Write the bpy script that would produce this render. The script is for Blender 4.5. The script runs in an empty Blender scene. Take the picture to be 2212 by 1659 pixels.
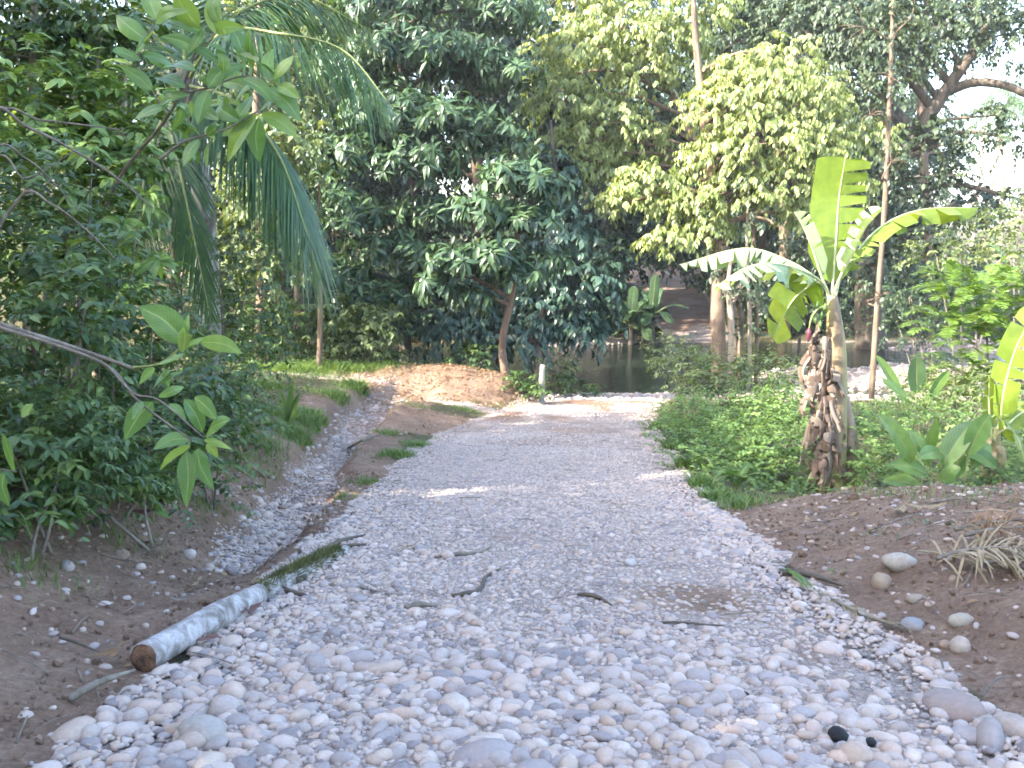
import bpy, bmesh, math, random
import numpy as np
from mathutils import Vector

SC = bpy.context.scene
COL = SC.collection
R = math.radians
rng = np.random.default_rng(11)
random.seed(5)

# ------------------------------------------------------------------ camera, sky, sun, exposure
CAM_H, PITCH, FOV = 1.6, 8.8, 55.0
cam_d = bpy.data.cameras.new('camera')
cam_d.sensor_width = 36.0
cam_d.lens = 18.0 / math.tan(R(FOV / 2))
cam_d.clip_start, cam_d.clip_end = 0.05, 3000
cam = bpy.data.objects.new('camera', cam_d)
cam.location = (0, 0, CAM_H)
cam.rotation_euler = (R(90 - PITCH), 0, 0)
COL.objects.link(cam)
SC.camera = cam

SUN_DIR = Vector((-0.80, -0.42, 0.62)).normalized()      # towards the sun: over the left shoulder
SUN_EL = math.asin(SUN_DIR.z)
SUN_AZ = math.atan2(SUN_DIR.x, SUN_DIR.y)
world = bpy.data.worlds.new('World')
SC.world = world
world.use_nodes = True
wn = world.node_tree
bg = wn.nodes['Background']
sky = wn.nodes.new('ShaderNodeTexSky')
sky.sky_type = 'NISHITA'
sky.sun_disc = False
sky.sun_elevation = SUN_EL
sky.sun_rotation = SUN_AZ
sky.air_density, sky.dust_density, sky.ozone_density = 1.0, 2.5, 1.0
wn.links.new(sky.outputs[0], bg.inputs[0])
bg.inputs[1].default_value = 0.15

sun_d = bpy.data.lights.new('sun', 'SUN')
sun_d.energy, sun_d.angle, sun_d.color = 3.0, R(0.6), (1.0, 0.93, 0.80)
sun = bpy.data.objects.new('sun', sun_d)
sun.rotation_euler = SUN_DIR.to_track_quat('Z', 'Y').to_euler()
sun.location = (-20, -10, 20)
COL.objects.link(sun)

vs = SC.view_settings
vs.view_transform, vs.look, vs.gamma, vs.use_curve_mapping = 'Standard', 'None', 1.0, False
vs.exposure = 3.0
cy = SC.cycles
cy.max_bounces, cy.diffuse_bounces, cy.glossy_bounces, cy.transmission_bounces, cy.transparent_max_bounces = 5, 3, 2, 3, 4
cy.filter_width = 1.7
cy.use_adaptive_sampling = True
cy.adaptive_threshold = 0.03
cy.caustics_reflective = cy.caustics_refractive = False

# ------------------------------------------------------------------ picture to place
F = 2212 / 2 / math.tan(R(FOV / 2))
CP, SP = math.cos(R(PITCH)), math.sin(R(PITCH))

def ray(px, py):
    u, v = (px - 1106) / F, (829.5 - py) / F
    return np.array([u, CP + v * SP, v * CP - SP])

def P(px, py, d):
    """point at forward distance d metres"""
    r = ray(px, py)
    return np.array([0, 0, CAM_H]) + r * (d / r[1])

# ------------------------------------------------------------------ noise and terrain
def _h(ix, iy, s):
    n = (ix.astype(np.int64) * 374761393 + iy.astype(np.int64) * 668265263 + s * 974634777) & 0x7fffffff
    n = ((n ^ (n >> 13)) * 1274126177) & 0x7fffffff
    return ((n ^ (n >> 16)) & 0xffff) / 65535.0

def vnoise(x, y, s=0):
    x, y = np.asarray(x, float), np.asarray(y, float)
    ix, iy = np.floor(x), np.floor(y)
    fx, fy = x - ix, y - iy
    fx, fy = fx * fx * (3 - 2 * fx), fy * fy * (3 - 2 * fy)
    a, b, c, d = _h(ix, iy, s), _h(ix + 1, iy, s), _h(ix, iy + 1, s), _h(ix + 1, iy + 1, s)
    return (a * (1 - fx) + b * fx) * (1 - fy) + (c * (1 - fx) + d * fx) * fy - 0.5

def fbm(x, y, s=0, o=4):
    x, y = np.asarray(x, float), np.asarray(y, float)
    t, a = 0, 1.0
    for k in range(o):
        t = t + a * vnoise(x * 2 ** k, y * 2 ** k, s + k * 17)
        a *= 0.5
    return t

def sstep(a, b, x):
    t = np.clip((np.asarray(x, float) - a) / (b - a), 0, 1)
    return t * t * (3 - 2 * t)

_ty = np.arange(-60, 400, 0.25)
def _table(ys, vals, k):
    t = np.interp(_ty, ys, vals)
    n = int(k / 0.25) | 1
    tp = np.pad(t, n // 2, mode='edge')
    return np.convolve(tp, np.ones(n) / n, 'valid')
_zt = _table([-60, -15, 0, 3, 6, 9, 16, 20, 21.5, 23, 24.5, 27, 30, 33, 36, 45, 55, 80, 150, 400],
             [3.2, 1.0, 0.06, -.13, -.50, -.93, -1.62, -2.0, -2.13, -2.26, -2.36, -2.72, -2.72, -2.40, -2.15, -1.60, -1.0, .8, 4, 8], 2.0)
_lt = _table([-60, 0, 3, 6, 9, 12, 16, 20, 23, 26, 34, 50, 58, 70, 400],
             [-1.5, -1.58, -1.52, -1.45, -1.5, -1.4, -1.1, -.1, 1.0, 2.2, 5.2, 6.7, 5.6, 2, 2], 1.5)
_rt = _table([-60, 0, 3, 6, 9, 12, 16, 20, 23, 26, 34, 50, 58, 70, 400],
             [1.9, 1.9, 1.85, 1.75, 1.9, 2.1, 2.4, 3.0, 3.9, 5.2, 7.9, 9.8, 9.2, 6, 6], 1.5)
def zr(y): return np.interp(y, _ty, _zt)
def edge_l(y): return np.interp(y, _ty, _lt)
def edge_r(y): return np.interp(y, _ty, _rt)
def gully_x(y): return np.interp(y, [4, 6, 9, 12.5, 15, 17, 19, 20.5], [-1.75, -1.85, -2.05, -2.35, -2.5, -2.55, -2.35, -2.0])
def gully_mask(x, y):
    w = np.interp(y, [6, 9, 13, 17, 20], [0.22, 0.34, 0.27, 0.34, 0.5]) * (1 + .5 * vnoise(y * 1.4, x * 0, 61))
    return (1 - sstep(w * 0.7, w * 1.25, np.abs(x - gully_x(y)))) * sstep(5.0, 7.0, y) * (1 - sstep(19.5, 21, y))
WATER_Z = -2.34

def terrain(x, y):
    x, y = np.asarray(x, float), np.asarray(y, float)
    z0 = zr(y)
    l, r = edge_l(y), edge_r(y)
    tl, tr = np.clip(l - x, 0, None), np.clip(x - r, 0, None)
    near = 1 - sstep(10.5, 15, y)
    hl_n = np.interp(tl, [0, .35, .8, 1.3, 2.2, 4, 7, 15, 60], [0, .03, .15, .36, .80, 1.5, 2.0, 2.6, 5])
    hl_f = np.interp(tl, [0, .5, 1.2, 2, 3, 6, 15, 60], [0, .08, .2, .38, .55, .9, 1.5, 3])
    hr_n = np.interp(tr, [0, .35, .9, 1.6, 3, 5, 9, 60], [0, .06, .20, .27, .30, .28, .0, 1])
    hr_f = np.interp(tr, [0, .5, 1.2, 2.4, 4, 9, 60], [0, -.04, -.1, -.22, -.34, -.6, -.2])
    nr = 1 - sstep(8.2 + 0.5 * vnoise(x * .9, x * 0 + 3, 5), 9.6, y)
    hr_f = hr_f * (1 - .92 * sstep(11, 19, y))
    z = z0 + near * hl_n + (1 - near) * hl_f + nr * hr_n + (1 - nr) * hr_f
    z = z + np.interp(x, [-5, -3, -2, -1, -.2, .3, .7], [0, .15, .35, .55, .58, .25, 0]) * np.exp(-((y - 21.4) / .95) ** 2)
    z = z - 0.26 * gully_mask(x, y) * (1 - near * .4)
    # the creek runs across everything, y 23..33
    ck = sstep(23.2, 26.6, y + 0.6 * vnoise(x * .35, x * 0, 9)) * (1 - sstep(32, 36.5, y + 1.2 * vnoise(x * .2, x * 0 + 7, 3)))
    bed = -2.72 + 0.06 * fbm(x * .8, y * .8, 21, 3)
    bar = np.exp(-(np.clip(np.abs(x - 11.5) - 3, 0, None) / 2.5) ** 2 - (np.clip(np.abs(y - 25) - 1.6, 0, None) / 1.5) ** 2) * 0.66 + np.exp(-((x - 15.5) / 4) ** 2 - ((y - 33) / 1.2) ** 2) * .72
    road = sstep(-.2, .4, x - l) * (1 - sstep(-.4, .2, x - r))
    z = z * (1 - ck) + (bed + bar) * ck
    # far slope rises gently, more to the left
    far = sstep(36, 70, y)
    z = z + far * np.where(x < 4, (4 - x) * 0.03, 0) - far * sstep(12, 40, x) * 2.2 * sstep(40, 90, y)
    offr = 1 - road
    z = z + offr * 0.16 * fbm(x * .55, y * .55, 3, 3) * sstep(0, .8, np.maximum(tl, tr)) + 0.018 * fbm(x * 1.7, y * 1.7, 5, 3)
    z = z + offr * (0.05 * fbm(x * 4, y * 4, 31, 3) + .03 * np.abs(fbm(x * 9, y * 9, 37, 2))) * sstep(0, .3, np.maximum(tl, tr))
    return z

def tz(x, y): return float(terrain(x, y))

def G(px, py):
    """where the ray through a picture point meets the ground"""
    r = ray(px, py)
    d = np.arange(1.5, 120, 0.02)
    p = np.array([0, 0, CAM_H]) + np.outer(d / r[1], r)
    k = np.argmax(p[:, 2] < terrain(p[:, 0], p[:, 1]))
    return p[k].copy()

def on_ground(px, d):
    x = P(px, 829, d)[0]
    return np.array([x, d, tz(x, d)])

# ------------------------------------------------------------------ mesh builder
class MB:
    def __init__(self): self.v, self.f, self.r, self.u, self.n = [], [], [], [], 0
    def add(self, v, f, rnd=None, uv=None):
        v = np.asarray(v, float).reshape(-1, 3)
        f = np.asarray(f, np.int64)
        self.v.append(v)
        self.f.append(f + self.n)
        self.n += len(v)
        if rnd is None: rnd = random.random()
        self.r.append(np.broadcast_to(np.asarray(rnd, float), (len(f),)).astype(float))
        self.u.append(np.zeros((len(v), 2)) if uv is None else np.asarray(uv, float))
        return self
    def build(self, name, mat, parent=None, base=None, smooth=True, kind=None):
        me = bpy.data.meshes.new(name)
        v = np.concatenate(self.v)
        if base is not None: v = v - np.asarray(base)
        uv = np.concatenate(self.u)
        tot = np.concatenate([np.full(len(f), f.shape[1]) for f in self.f])
        idx = np.concatenate([f.ravel() for f in self.f])
        st = np.concatenate([[0], np.cumsum(tot)[:-1]])
        me.vertices.add(len(v)); me.vertices.foreach_set('co', v.astype(np.float32).ravel())
        me.loops.add(len(idx)); me.loops.foreach_set('vertex_index', idx.astype(np.int32))
        me.polygons.add(len(tot)); me.polygons.foreach_set('loop_start', st.astype(np.int32))
        me.polygons.foreach_set('use_smooth', np.full(len(tot), smooth))
        me.update(calc_edges=True)
        ul = me.uv_layers.new(name='UVMap')
        ul.data.foreach_set('uv', uv[idx].astype(np.float32).ravel())
        at = me.attributes.new('rnd', 'FLOAT', 'FACE')
        at.data.foreach_set('value', np.concatenate(self.r).astype(np.float32))
        me.materials.append(mat)
        o = bpy.data.objects.new(name, me)
        COL.objects.link(o)
        if parent is not None: o.parent = parent
        if kind: o['kind'] = kind
        return o

def thing(name, label, cat, base, group=None):
    o = bpy.data.objects.new(name, None)
    o.empty_display_size = 0.2
    o.location = tuple(float(c) for c in base)
    COL.objects.link(o)
    o['label'], o['category'] = label, cat
    if group: o['group'] = group
    return o

def tag(o, label, cat, group=None):
    o['label'], o['category'] = label, cat
    if group: o['group'] = group
    return o

def place(o, base):
    o.location = tuple(float(c) for c in base)
    return o

def unit(a):
    a = np.asarray(a, float)
    return a / (np.linalg.norm(a, axis=-1, keepdims=True) + 1e-9)

def spline(pts, n):
    pts = np.asarray(pts, float)
    if len(pts) == 2:
        return pts[0] + np.linspace(0, 1, n)[:, None] * (pts[1] - pts[0])
    p = np.vstack([2 * pts[0] - pts[1], pts, 2 * pts[-1] - pts[-2]])
    s = np.linspace(0, len(pts) - 1, n)
    i = np.minimum(s.astype(int), len(pts) - 2)
    t = (s - i)[:, None]
    a, b, c, d = p[i], p[i + 1], p[i + 2], p[i + 3]
    return 0.5 * (2 * b + (c - a) * t + (2 * a - 5 * b + 4 * c - d) * t ** 2 + (3 * b - a - 3 * c + d) * t ** 3)

def tube(pts, radii, n=None, k=7, rough=0.0, cap=True):
    """verts, quads and uv of a tapering tube along a smooth path"""
    n = n or max(4, len(pts) * 4)
    c = spline(pts, n)
    rad = np.interp(np.linspace(0, 1, n), np.linspace(0, 1, len(radii)), radii)
    t = unit(np.gradient(c, axis=0))
    ref = np.array([0.31, 0.95, 0.1]) if abs(t[:, 2]).mean() > .6 else np.array([0, 0, 1.0])
    x = unit(np.cross(t, ref)); y = np.cross(t, x)
    a = np.linspace(0, 2 * np.pi, k, endpoint=False)
    rr = rad[:, None] * (1 + rough * (rng.random((n, k)) - .5))
    v = c[:, None] + rr[..., None] * (np.cos(a)[None, :, None] * x[:, None] + np.sin(a)[None, :, None] * y[:, None])
    v = v.reshape(-1, 3)
    i, j = np.meshgrid(np.arange(n - 1), np.arange(k), indexing='ij')
    j2 = (j + 1) % k
    f = np.stack([i * k + j, i * k + j2, (i + 1) * k + j2, (i + 1) * k + j], -1).reshape(-1, 4)
    ln = np.concatenate([[0], np.cumsum(np.linalg.norm(np.diff(c, axis=0), axis=1))])
    uv = np.stack([np.tile(a / 6.283, n), np.repeat(ln, k)], -1)
    if cap:
        v = np.vstack([v, c[0], c[-1]])
        uv = np.vstack([uv, [0, 0], [0, ln[-1]]])
        jj = np.arange(k)
        c0 = np.stack([np.full(k, n * k), (jj + 1) % k, jj, jj], -1)
        c1 = np.stack([np.full(k, n * k + 1), (n - 1) * k + jj, (n - 1) * k + (jj + 1) % k, (n - 1) * k + (jj + 1) % k], -1)
        return v, f, uv, np.vstack([c0, c1])[:, :3]
    return v, f, uv, None

def add_tube(mb, pts, radii, n=None, k=7, rough=0.0, rnd=None):
    v, f, uv, c = tube(pts, radii, n, k, rough)
    mb.add(v, f, rnd, uv)
    if c is not None:
        mb.f.append(c + mb.n - len(v)); mb.r.append(np.full(len(c), 0.5)); mb.v.append(np.zeros((0, 3))); mb.u.append(np.zeros((0, 2)))
    return mb

# ------------------------------------------------------------------ leaf shapes (y along the leaf, z its face)
def leaf_strip(st, wd, bend, fold):
    st, wd = np.array(st, float), np.array(wd, float)
    z = -bend * st ** 2
    v = np.concatenate([np.stack([-wd, st, z + fold * wd], -1)[:, None], np.stack([0 * wd, st, z], -1)[:, None],
                        np.stack([wd, st, z + fold * wd], -1)[:, None]], 1).reshape(-1, 3)
    n = len(st)
    f = []
    for i in range(n - 1):
        f += [[i * 3, i * 3 + 1, i * 3 + 4, i * 3 + 3], [i * 3 + 1, i * 3 + 2, i * 3 + 5, i * 3 + 4]]
    uv = np.stack([np.tile([0, .5, 1.0], n), np.repeat(st, 3)], -1)
    return v, np.array(f), uv

LEAF_BIG = leaf_strip([0, .12, .3, .5, .7, .88, 1], [.015, .12, .2, .215, .165, .075, .004], .22, .35)
LEAF_MID = leaf_strip([0, .3, .65, 1], [.02, .19, .17, .006], .25, .3)
LEAF_ROUND = leaf_strip([0, .3, .65, 1], [.03, .3, .27, .02], .18, .25)
LEAF_NARROW = leaf_strip([0, .35, .7, 1], [.012, .075, .06, .004], .35, .3)
def _kite(w, b, fo):
    v = np.array([[0, 0, 0], [-w, .5, fo * w - b * .25], [0, .5, -b * .25], [w, .5, fo * w - b * .25], [0, 1, -b]])
    f = np.array([[0, 2, 1], [0, 3, 2], [1, 2, 4], [2, 3, 4]])
    return v, f, np.array([[.5, 0], [0, .5], [.5, .5], [1, .5], [.5, 1]])
LEAF_LONG = leaf_strip([0, .15, .4, .7, 1], [.012, .09, .15, .12, .004], .3, .3)
LEAF_KITE = _kite(.22, .25, .5)
LEAF_KITE_W = _kite(.3, .2, .4)
BLADE = (np.array([[-.04, 0, 0], [.04, 0, 0], [.03, .5, -.05], [-.03, .5, -.05], [0, 1, -.3]]), np.array([[0, 1, 2], [0, 2, 3], [3, 2, 4]]),
         np.array([[0, 0], [1, 0], [1, .5], [0, .5], [.5, 1.0]]))

def put(mb, tmpl, pos, dirs, face, size, rnd=None, wide=None):
    """copies of a leaf: at pos, pointing along dirs, upper side towards face"""
    v, f, uv = tmpl
    pos = np.asarray(pos, float).reshape(-1, 3)
    n = len(pos)
    if n == 0: return mb
    y = unit(np.broadcast_to(dirs, (n, 3)))
    x = unit(np.cross(y, np.broadcast_to(face, (n, 3)) + 1e-4))
    z = np.cross(x, y)
    s = np.broadcast_to(np.asarray(size, float), (n,))
    w = s if wide is None else s * wide
    vv = pos[:, None] + v[None, :, 0, None] * (x * w[:, None])[:, None] + v[None, :, 1, None] * (y * s[:, None])[:, None] + v[None, :, 2, None] * (z * s[:, None])[:, None]
    ff = (f[None] + (np.arange(n) * len(v))[:, None, None]).reshape(-1, f.shape[1])
    if rnd is None: rnd = rng.random(n)
    mb.add(vv.reshape(-1, 3), ff, np.repeat(np.broadcast_to(rnd, (n,)), len(f)), np.tile(uv, (n, 1)))
    return mb

def sphere_dirs(n):
    return unit(rng.normal(size=(n, 3)))

def whorls(mb, tmpl, tips, outs, m, size, lift=.25, droop=.35, jit=.25, shade=None):
    """rosettes: m leaves round each twig tip"""
    n = len(tips)
    outs = unit(outs)
    ref = np.where(np.abs(outs[:, 2:3]) < .9, np.array([0, 0, 1.0]), np.array([1.0, 0, 0]))
    u = unit(np.cross(outs, ref)); w = np.cross(outs, u)
    a = (np.arange(m) / m * 2 * np.pi)[None] + rng.random((n, 1)) * 6.28 + rng.normal(0, .25, (n, m))
    p = np.cos(a)[..., None] * u[:, None] + np.sin(a)[..., None] * w[:, None]
    el = lift + rng.normal(0, jit, (n, m))
    d = p * np.cos(el)[..., None] + outs[:, None] * np.sin(el)[..., None]
    d = unit(d + np.array([0, 0, -1.0]) * (droop + rng.normal(0, .15, (n, m)))[..., None])
    fc = unit(outs[:, None] * .7 + np.array([0, 0, .8]) + rng.normal(0, .25, (n, m, 3)))
    sz = size * rng.uniform(.65, 1.2, (n, m))
    rn = np.clip((shade if shade is not None else rng.random(n))[:, None] + rng.normal(0, .13, (n, m)), 0, 1)
    pos = tips[:, None] + d * .03
    return put(mb, tmpl, pos.reshape(-1, 3), d.reshape(-1, 3), fc.reshape(-1, 3), sz.ravel(), rn.ravel())

def sprays(mb, tmpl, tips, outs, m, size, twig=.35, droop=.6, hang=.6, shade=None):
    """a drooping twig at each tip with alternate leaves along it"""
    n = len(tips)
    outs = unit(np.asarray(outs) + rng.normal(0, .25, (n, 3)))
    t = np.linspace(.15, 1, m)[None, :, None]
    tw = twig * rng.uniform(.6, 1.3, (n, 1, 1))
    pos = tips[:, None] + outs[:, None] * t * tw + np.array([0, 0, -1.0]) * droop * t ** 2 * tw
    tan = unit(outs[:, None] + np.array([0, 0, -2.0]) * droop * t)
    side = unit(np.cross(tan, np.array([0, 0, 1.0]) + 1e-3))
    sg = np.where(np.arange(m) % 2 == 0, 1.0, -1.0)[None, :, None]
    d = unit(tan * .55 + side * sg * .8 + np.array([0, 0, -1.0]) * hang + rng.normal(0, .22, (n, m, 3)))
    fc = unit(np.array([0, 0, 1.0]) + outs[:, None] * .5 + rng.normal(0, .3, (n, m, 3)))
    sz = size * rng.uniform(.6, 1.2, (n, m))
    rn = np.clip((shade if shade is not None else rng.random(n))[:, None] + rng.normal(0, .13, (n, m)), 0, 1)
    return put(mb, tmpl, pos.reshape(-1, 3), d.reshape(-1, 3), fc.reshape(-1, 3), sz.ravel(), rn.ravel())

def clump_tips(c, rad, n, hollow=.45, under=.5):
    """twig tips through one clump of foliage, thicker towards its outside and top"""
    d = sphere_dirs(n * 2)
    keep = (d[:, 2] > -.35) | (rng.random(len(d)) < under)
    d = d[keep][:n]
    r = hollow + (1 - hollow) * rng.random((len(d), 1)) ** .6
    rad = np.broadcast_to(np.asarray(rad, float), (3,))
    wob = 1 + .35 * np.sin(d[:, 0:1] * 7 + c[0] * 3) * np.cos(d[:, 1:2] * 6 + c[1]) 
    return np.asarray(c) + d * rad * r * wob, unit(d * rad + np.array([0, 0, .25]))

# ------------------------------------------------------------------ materials
def mat_new(name):
    m = bpy.data.materials.new(name)
    m.use_nodes = True
    nt = m.node_tree
    return m, nt, nt.nodes['Principled BSDF'], nt.nodes['Material Output']

def ramp(nt, stops, fac=None, interp='LINEAR'):
    n = nt.nodes.new('ShaderNodeValToRGB')
    n.color_ramp.interpolation = interp
    while len(n.color_ramp.elements) < len(stops): n.color_ramp.elements.new(0.5)
    for e, (p, c) in zip(n.color_ramp.elements, stops):
        e.position = p; e.color = (*c, 1)
    if fac is not None: nt.links.new(fac, n.inputs[0])
    return n.outputs[0]

def noise(nt, scale, detail=4, rough=.6, vec=None, dist=0):
    n = nt.nodes.new('ShaderNodeTexNoise')
    n.inputs['Scale'].default_value, n.inputs['Detail'].default_value, n.inputs['Roughness'].default_value = scale, detail, rough
    n.inputs['Distortion'].default_value = dist
    if vec is not None: nt.links.new(vec, n.inputs['Vector'])
    return n.outputs['Fac']

def mixc(nt, fac, a, b, mode='MIX'):
    n = nt.nodes.new('ShaderNodeMix')
    n.data_type, n.blend_type = 'RGBA', mode
    for sock, val in ((n.inputs[0], fac), (n.inputs[6], a), (n.inputs[7], b)):
        if isinstance(val, bpy.types.NodeSocket): nt.links.new(val, sock)
        elif isinstance(val, (int, float)): sock.default_value = val
        else: sock.default_value = (*val, 1)
    return n.outputs[2]

def math_(nt, op, a, b=0.0, clamp=False):
    n = nt.nodes.new('ShaderNodeMath')
    n.operation, n.use_clamp = op, clamp
    for s, v in zip(n.inputs, (a, b)):
        if isinstance(v, bpy.types.NodeSocket): nt.links.new(v, s)
        else: s.default_value = v
    return n.outputs[0]

def attr(nt, name):
    n = nt.nodes.new('ShaderNodeAttribute'); n.attribute_name = name
    return n.outputs['Fac']

def coords(nt, which='Object'):
    return nt.nodes.new('ShaderNodeTexCoord').outputs[which]

def bump(nt, bs, h, strength=.4, dist=.02):
    b = nt.nodes.new('ShaderNodeBump')
    b.inputs['Strength'].default_value, b.inputs['Distance'].default_value = strength, dist
    nt.links.new(h, b.inputs['Height']); nt.links.new(b.outputs[0], bs.inputs['Normal'])

def leaf_mat(name, cols, trans=.35, rough=.42, vein=0.0, spec=.5, tint=(1.25, 1.15, .45), under=None):
    m, nt, bs, out = mat_new(name)
    n = len(cols)
    c = ramp(nt, [(i / max(1, n - 1), col) for i, col in enumerate(cols)], attr(nt, 'rnd'))
    nz = noise(nt, 9, 3, .6, coords(nt))
    c = mixc(nt, .55, c, ramp(nt, [(.3, (.55, .6, .5)), (.7, (1.25, 1.2, 1.1))], nz), 'MULTIPLY')
    if vein:
        uv = nt.nodes.new('ShaderNodeSeparateXYZ')
        nt.links.new(coords(nt, 'UV'), uv.inputs[0])
        dx = math_(nt, 'ABSOLUTE', math_(nt, 'SUBTRACT', uv.outputs[0], .5))
        rib = math_(nt, 'LESS_THAN', dx, .035)
        wv = math_(nt, 'SINE', math_(nt, 'MULTIPLY', math_(nt, 'SUBTRACT', uv.outputs[1], math_(nt, 'MULTIPLY', dx, .35)), 95.0))
        side = math_(nt, 'MULTIPLY', math_(nt, 'GREATER_THAN', wv, .8), .35)
        vv = math_(nt, 'MULTIPLY', math_(nt, 'MAXIMUM', rib, side), vein)
        c = mixc(nt, vv, c, (.42, .5, .22))
    if under:
        g = nt.nodes.new('ShaderNodeNewGeometry')
        c = mixc(nt, math_(nt, 'MULTIPLY', g.outputs['Backfacing'], .8), c, under)
    nt.links.new(c, bs.inputs['Base Color'])
    bs.inputs['Roughness'].default_value = rough
    bs.inputs['Specular IOR Level'].default_value = spec
    tr = nt.nodes.new('ShaderNodeBsdfTranslucent')
    nt.links.new(mixc(nt, 1.0, c, tint, 'MULTIPLY'), tr.inputs[0])
    mx = nt.nodes.new('ShaderNodeMixShader')
    mx.inputs[0].default_value = trans
    nt.links.new(bs.outputs[0], mx.inputs[1]); nt.links.new(tr.outputs[0], mx.inputs[2]); nt.links.new(mx.outputs[0], out.inputs[0])
    return m

def bark_mat(name, cols, scale=6, stretch=.25, rough=.85, bmp=.6):
    m, nt, bs, out = mat_new(name)
    mp = nt.nodes.new('ShaderNodeMapping')
    mp.inputs['Scale'].default_value = (1, 1, stretch)
    nt.links.new(coords(nt), mp.inputs[0])
    a = noise(nt, scale, 6, .65, mp.outputs[0], .6)
    n = len(cols)
    c = ramp(nt, [(.28 + .44 * i / max(1, n - 1), col) for i, col in enumerate(cols)], a)
    nt.links.new(c, bs.inputs['Base Color'])
    bs.inputs['Roughness'].default_value = rough
    bump(nt, bs, noise(nt, scale * 4, 4, .6, mp.outputs[0]), bmp, .02)
    return m

M = {}
M['leaf_cacao'] = leaf_mat('dark_broad_leaf', [(.03, .06, .034), (.06, .11, .056), (.11, .175, .08)], .25, .36)
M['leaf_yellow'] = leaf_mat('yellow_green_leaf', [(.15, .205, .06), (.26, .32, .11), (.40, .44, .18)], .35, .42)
M['leaf_grey'] = leaf_mat('grey_green_leaf', [(.03, .05, .03), (.055, .085, .045), (.10, .135, .065)], .3, .45)
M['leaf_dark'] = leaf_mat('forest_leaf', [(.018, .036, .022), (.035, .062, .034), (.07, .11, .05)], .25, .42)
M['leaf_thicket'] = leaf_mat('thicket_leaf', [(.032, .066, .03), (.08, .145, .05), (.19, .27, .08)], .35, .4)
M['leaf_herb'] = leaf_mat('herb_leaf', [(.09, .16, .05), (.15, .25, .075), (.24, .35, .11)], .4, .5)
M['leaf_bush'] = leaf_mat('pale_bush_leaf', [(.06, .10, .04), (.14, .19, .07), (.22, .27, .11)], .4, .5)
M['leaf_feather'] = leaf_mat('feathery_leaf', [(.09, .17, .04), (.15, .25, .05), (.2, .3, .06)], .45, .5)
M['leaf_large'] = leaf_mat('large_leaf', [(.09, .19, .07), (.15, .27, .09), (.26, .37, .09)], .42, .36, .5)
M['leaf_blue'] = leaf_mat('blue_green_leaf', [(.03, .065, .05), (.055, .10, .075), (.085, .15, .10)], .2, .33)
M['leaf_fern'] = leaf_mat('fern_leaf', [(.05, .11, .03), (.08, .17, .04), (.13, .23, .05)], .4, .5)
M['leaf_palm'] = leaf_mat('palm_leaflet', [(.045, .10, .05), (.075, .15, .065), (.12, .21, .07)], .38, .3)
M['leaf_dry'] = leaf_mat('dry_leaf', [(.16, .09, .05), (.26, .16, .09), (.40, .30, .19)], .2, .8, 0, .2)
M['frond_dry'] = leaf_mat('dry_palm_leaflet', [(.22, .16, .10), (.33, .26, .17), (.44, .37, .26)], .2, .7, 0, .2)
M['leaf_purple'] = leaf_mat('purple_dead_leaf', [(.10, .05, .045), (.15, .075, .065), (.2, .1, .08)], .1, .6)
M['banana_leaf'] = leaf_mat('banana_leaf', [(.17, .25, .045), (.20, .28, .05), (.24, .32, .06)], .5, .35, 0, .4, (1.3, 1.15, .3))
M['banana_pale'] = leaf_mat('waxy_banana_leaf', [(.24, .33, .17), (.30, .40, .23), (.36, .45, .28)], .3, .3, 0, .6)
M['grass'] = leaf_mat('grass_blade', [(.08, .15, .04), (.13, .22, .06), (.22, .31, .09)], .4, .55)
M['bark_dark'] = bark_mat('dark_bark', [(.035, .028, .022), (.09, .07, .052), (.17, .135, .10)])
M['bark_brown'] = bark_mat('brown_bark', [(.07, .045, .03), (.16, .11, .075), (.27, .2, .14)])
M['bark_pale'] = bark_mat('pale_bark', [(.14, .11, .08), (.28, .23, .17), (.42, .36, .28)])
M['twig'] = bark_mat('twig_bark', [(.09, .075, .055), (.17, .14, .11), (.28, .24, .19)], 12)
M['palm_bark'] = bark_mat('lichen_palm_bark', [(.10, .075, .06), (.22, .17, .14), (.60, .58, .60), (.66, .64, .66)], 3.2, .6)
M['stem_green'] = bark_mat('green_stem', [(.12, .16, .04), (.2, .24, .07), (.3, .32, .12)], 5, .3, .5, .15)

# ================================================================== THE SETTING
def gravel_mask(x, y):
    """1 where washed gravel lies: road, gully, side track, creek shore"""
    w = .16 * fbm(x * 2.2, y * 2.2, 71, 3)
    l, r = edge_l(y), edge_r(y)
    road = sstep(-.12, .18, x - l + w) * (1 - sstep(-.18, .12, x - r + w)) * (1 - sstep(75, 80, y))
    ring = np.exp(-((y - 19.2 + .12 * (x + 1)) / .5) ** 2) * sstep(-3.2, -2.4, x) * (1 - sstep(0, .8, x))
    spur = np.exp(-((y - 20.3) / .55) ** 2) * sstep(-14, -12, x) * (1 - sstep(-2.6, -2, x))
    shore = sstep(21.9, 22.8, y + w * 2) * (1 - sstep(34.0, 36.5, y + w * 3)) * sstep(.3, 1.2, x)
    isl = np.exp(-((x + 1.2) / .75) ** 2 - ((y - 16.2) / 1.7) ** 2)
    g = np.maximum.reduce([road, gully_mask(x, y) * .45, ring * (1 - isl) * .8, spur * .6, shore])
    return np.clip(g, 0, 1)

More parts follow.
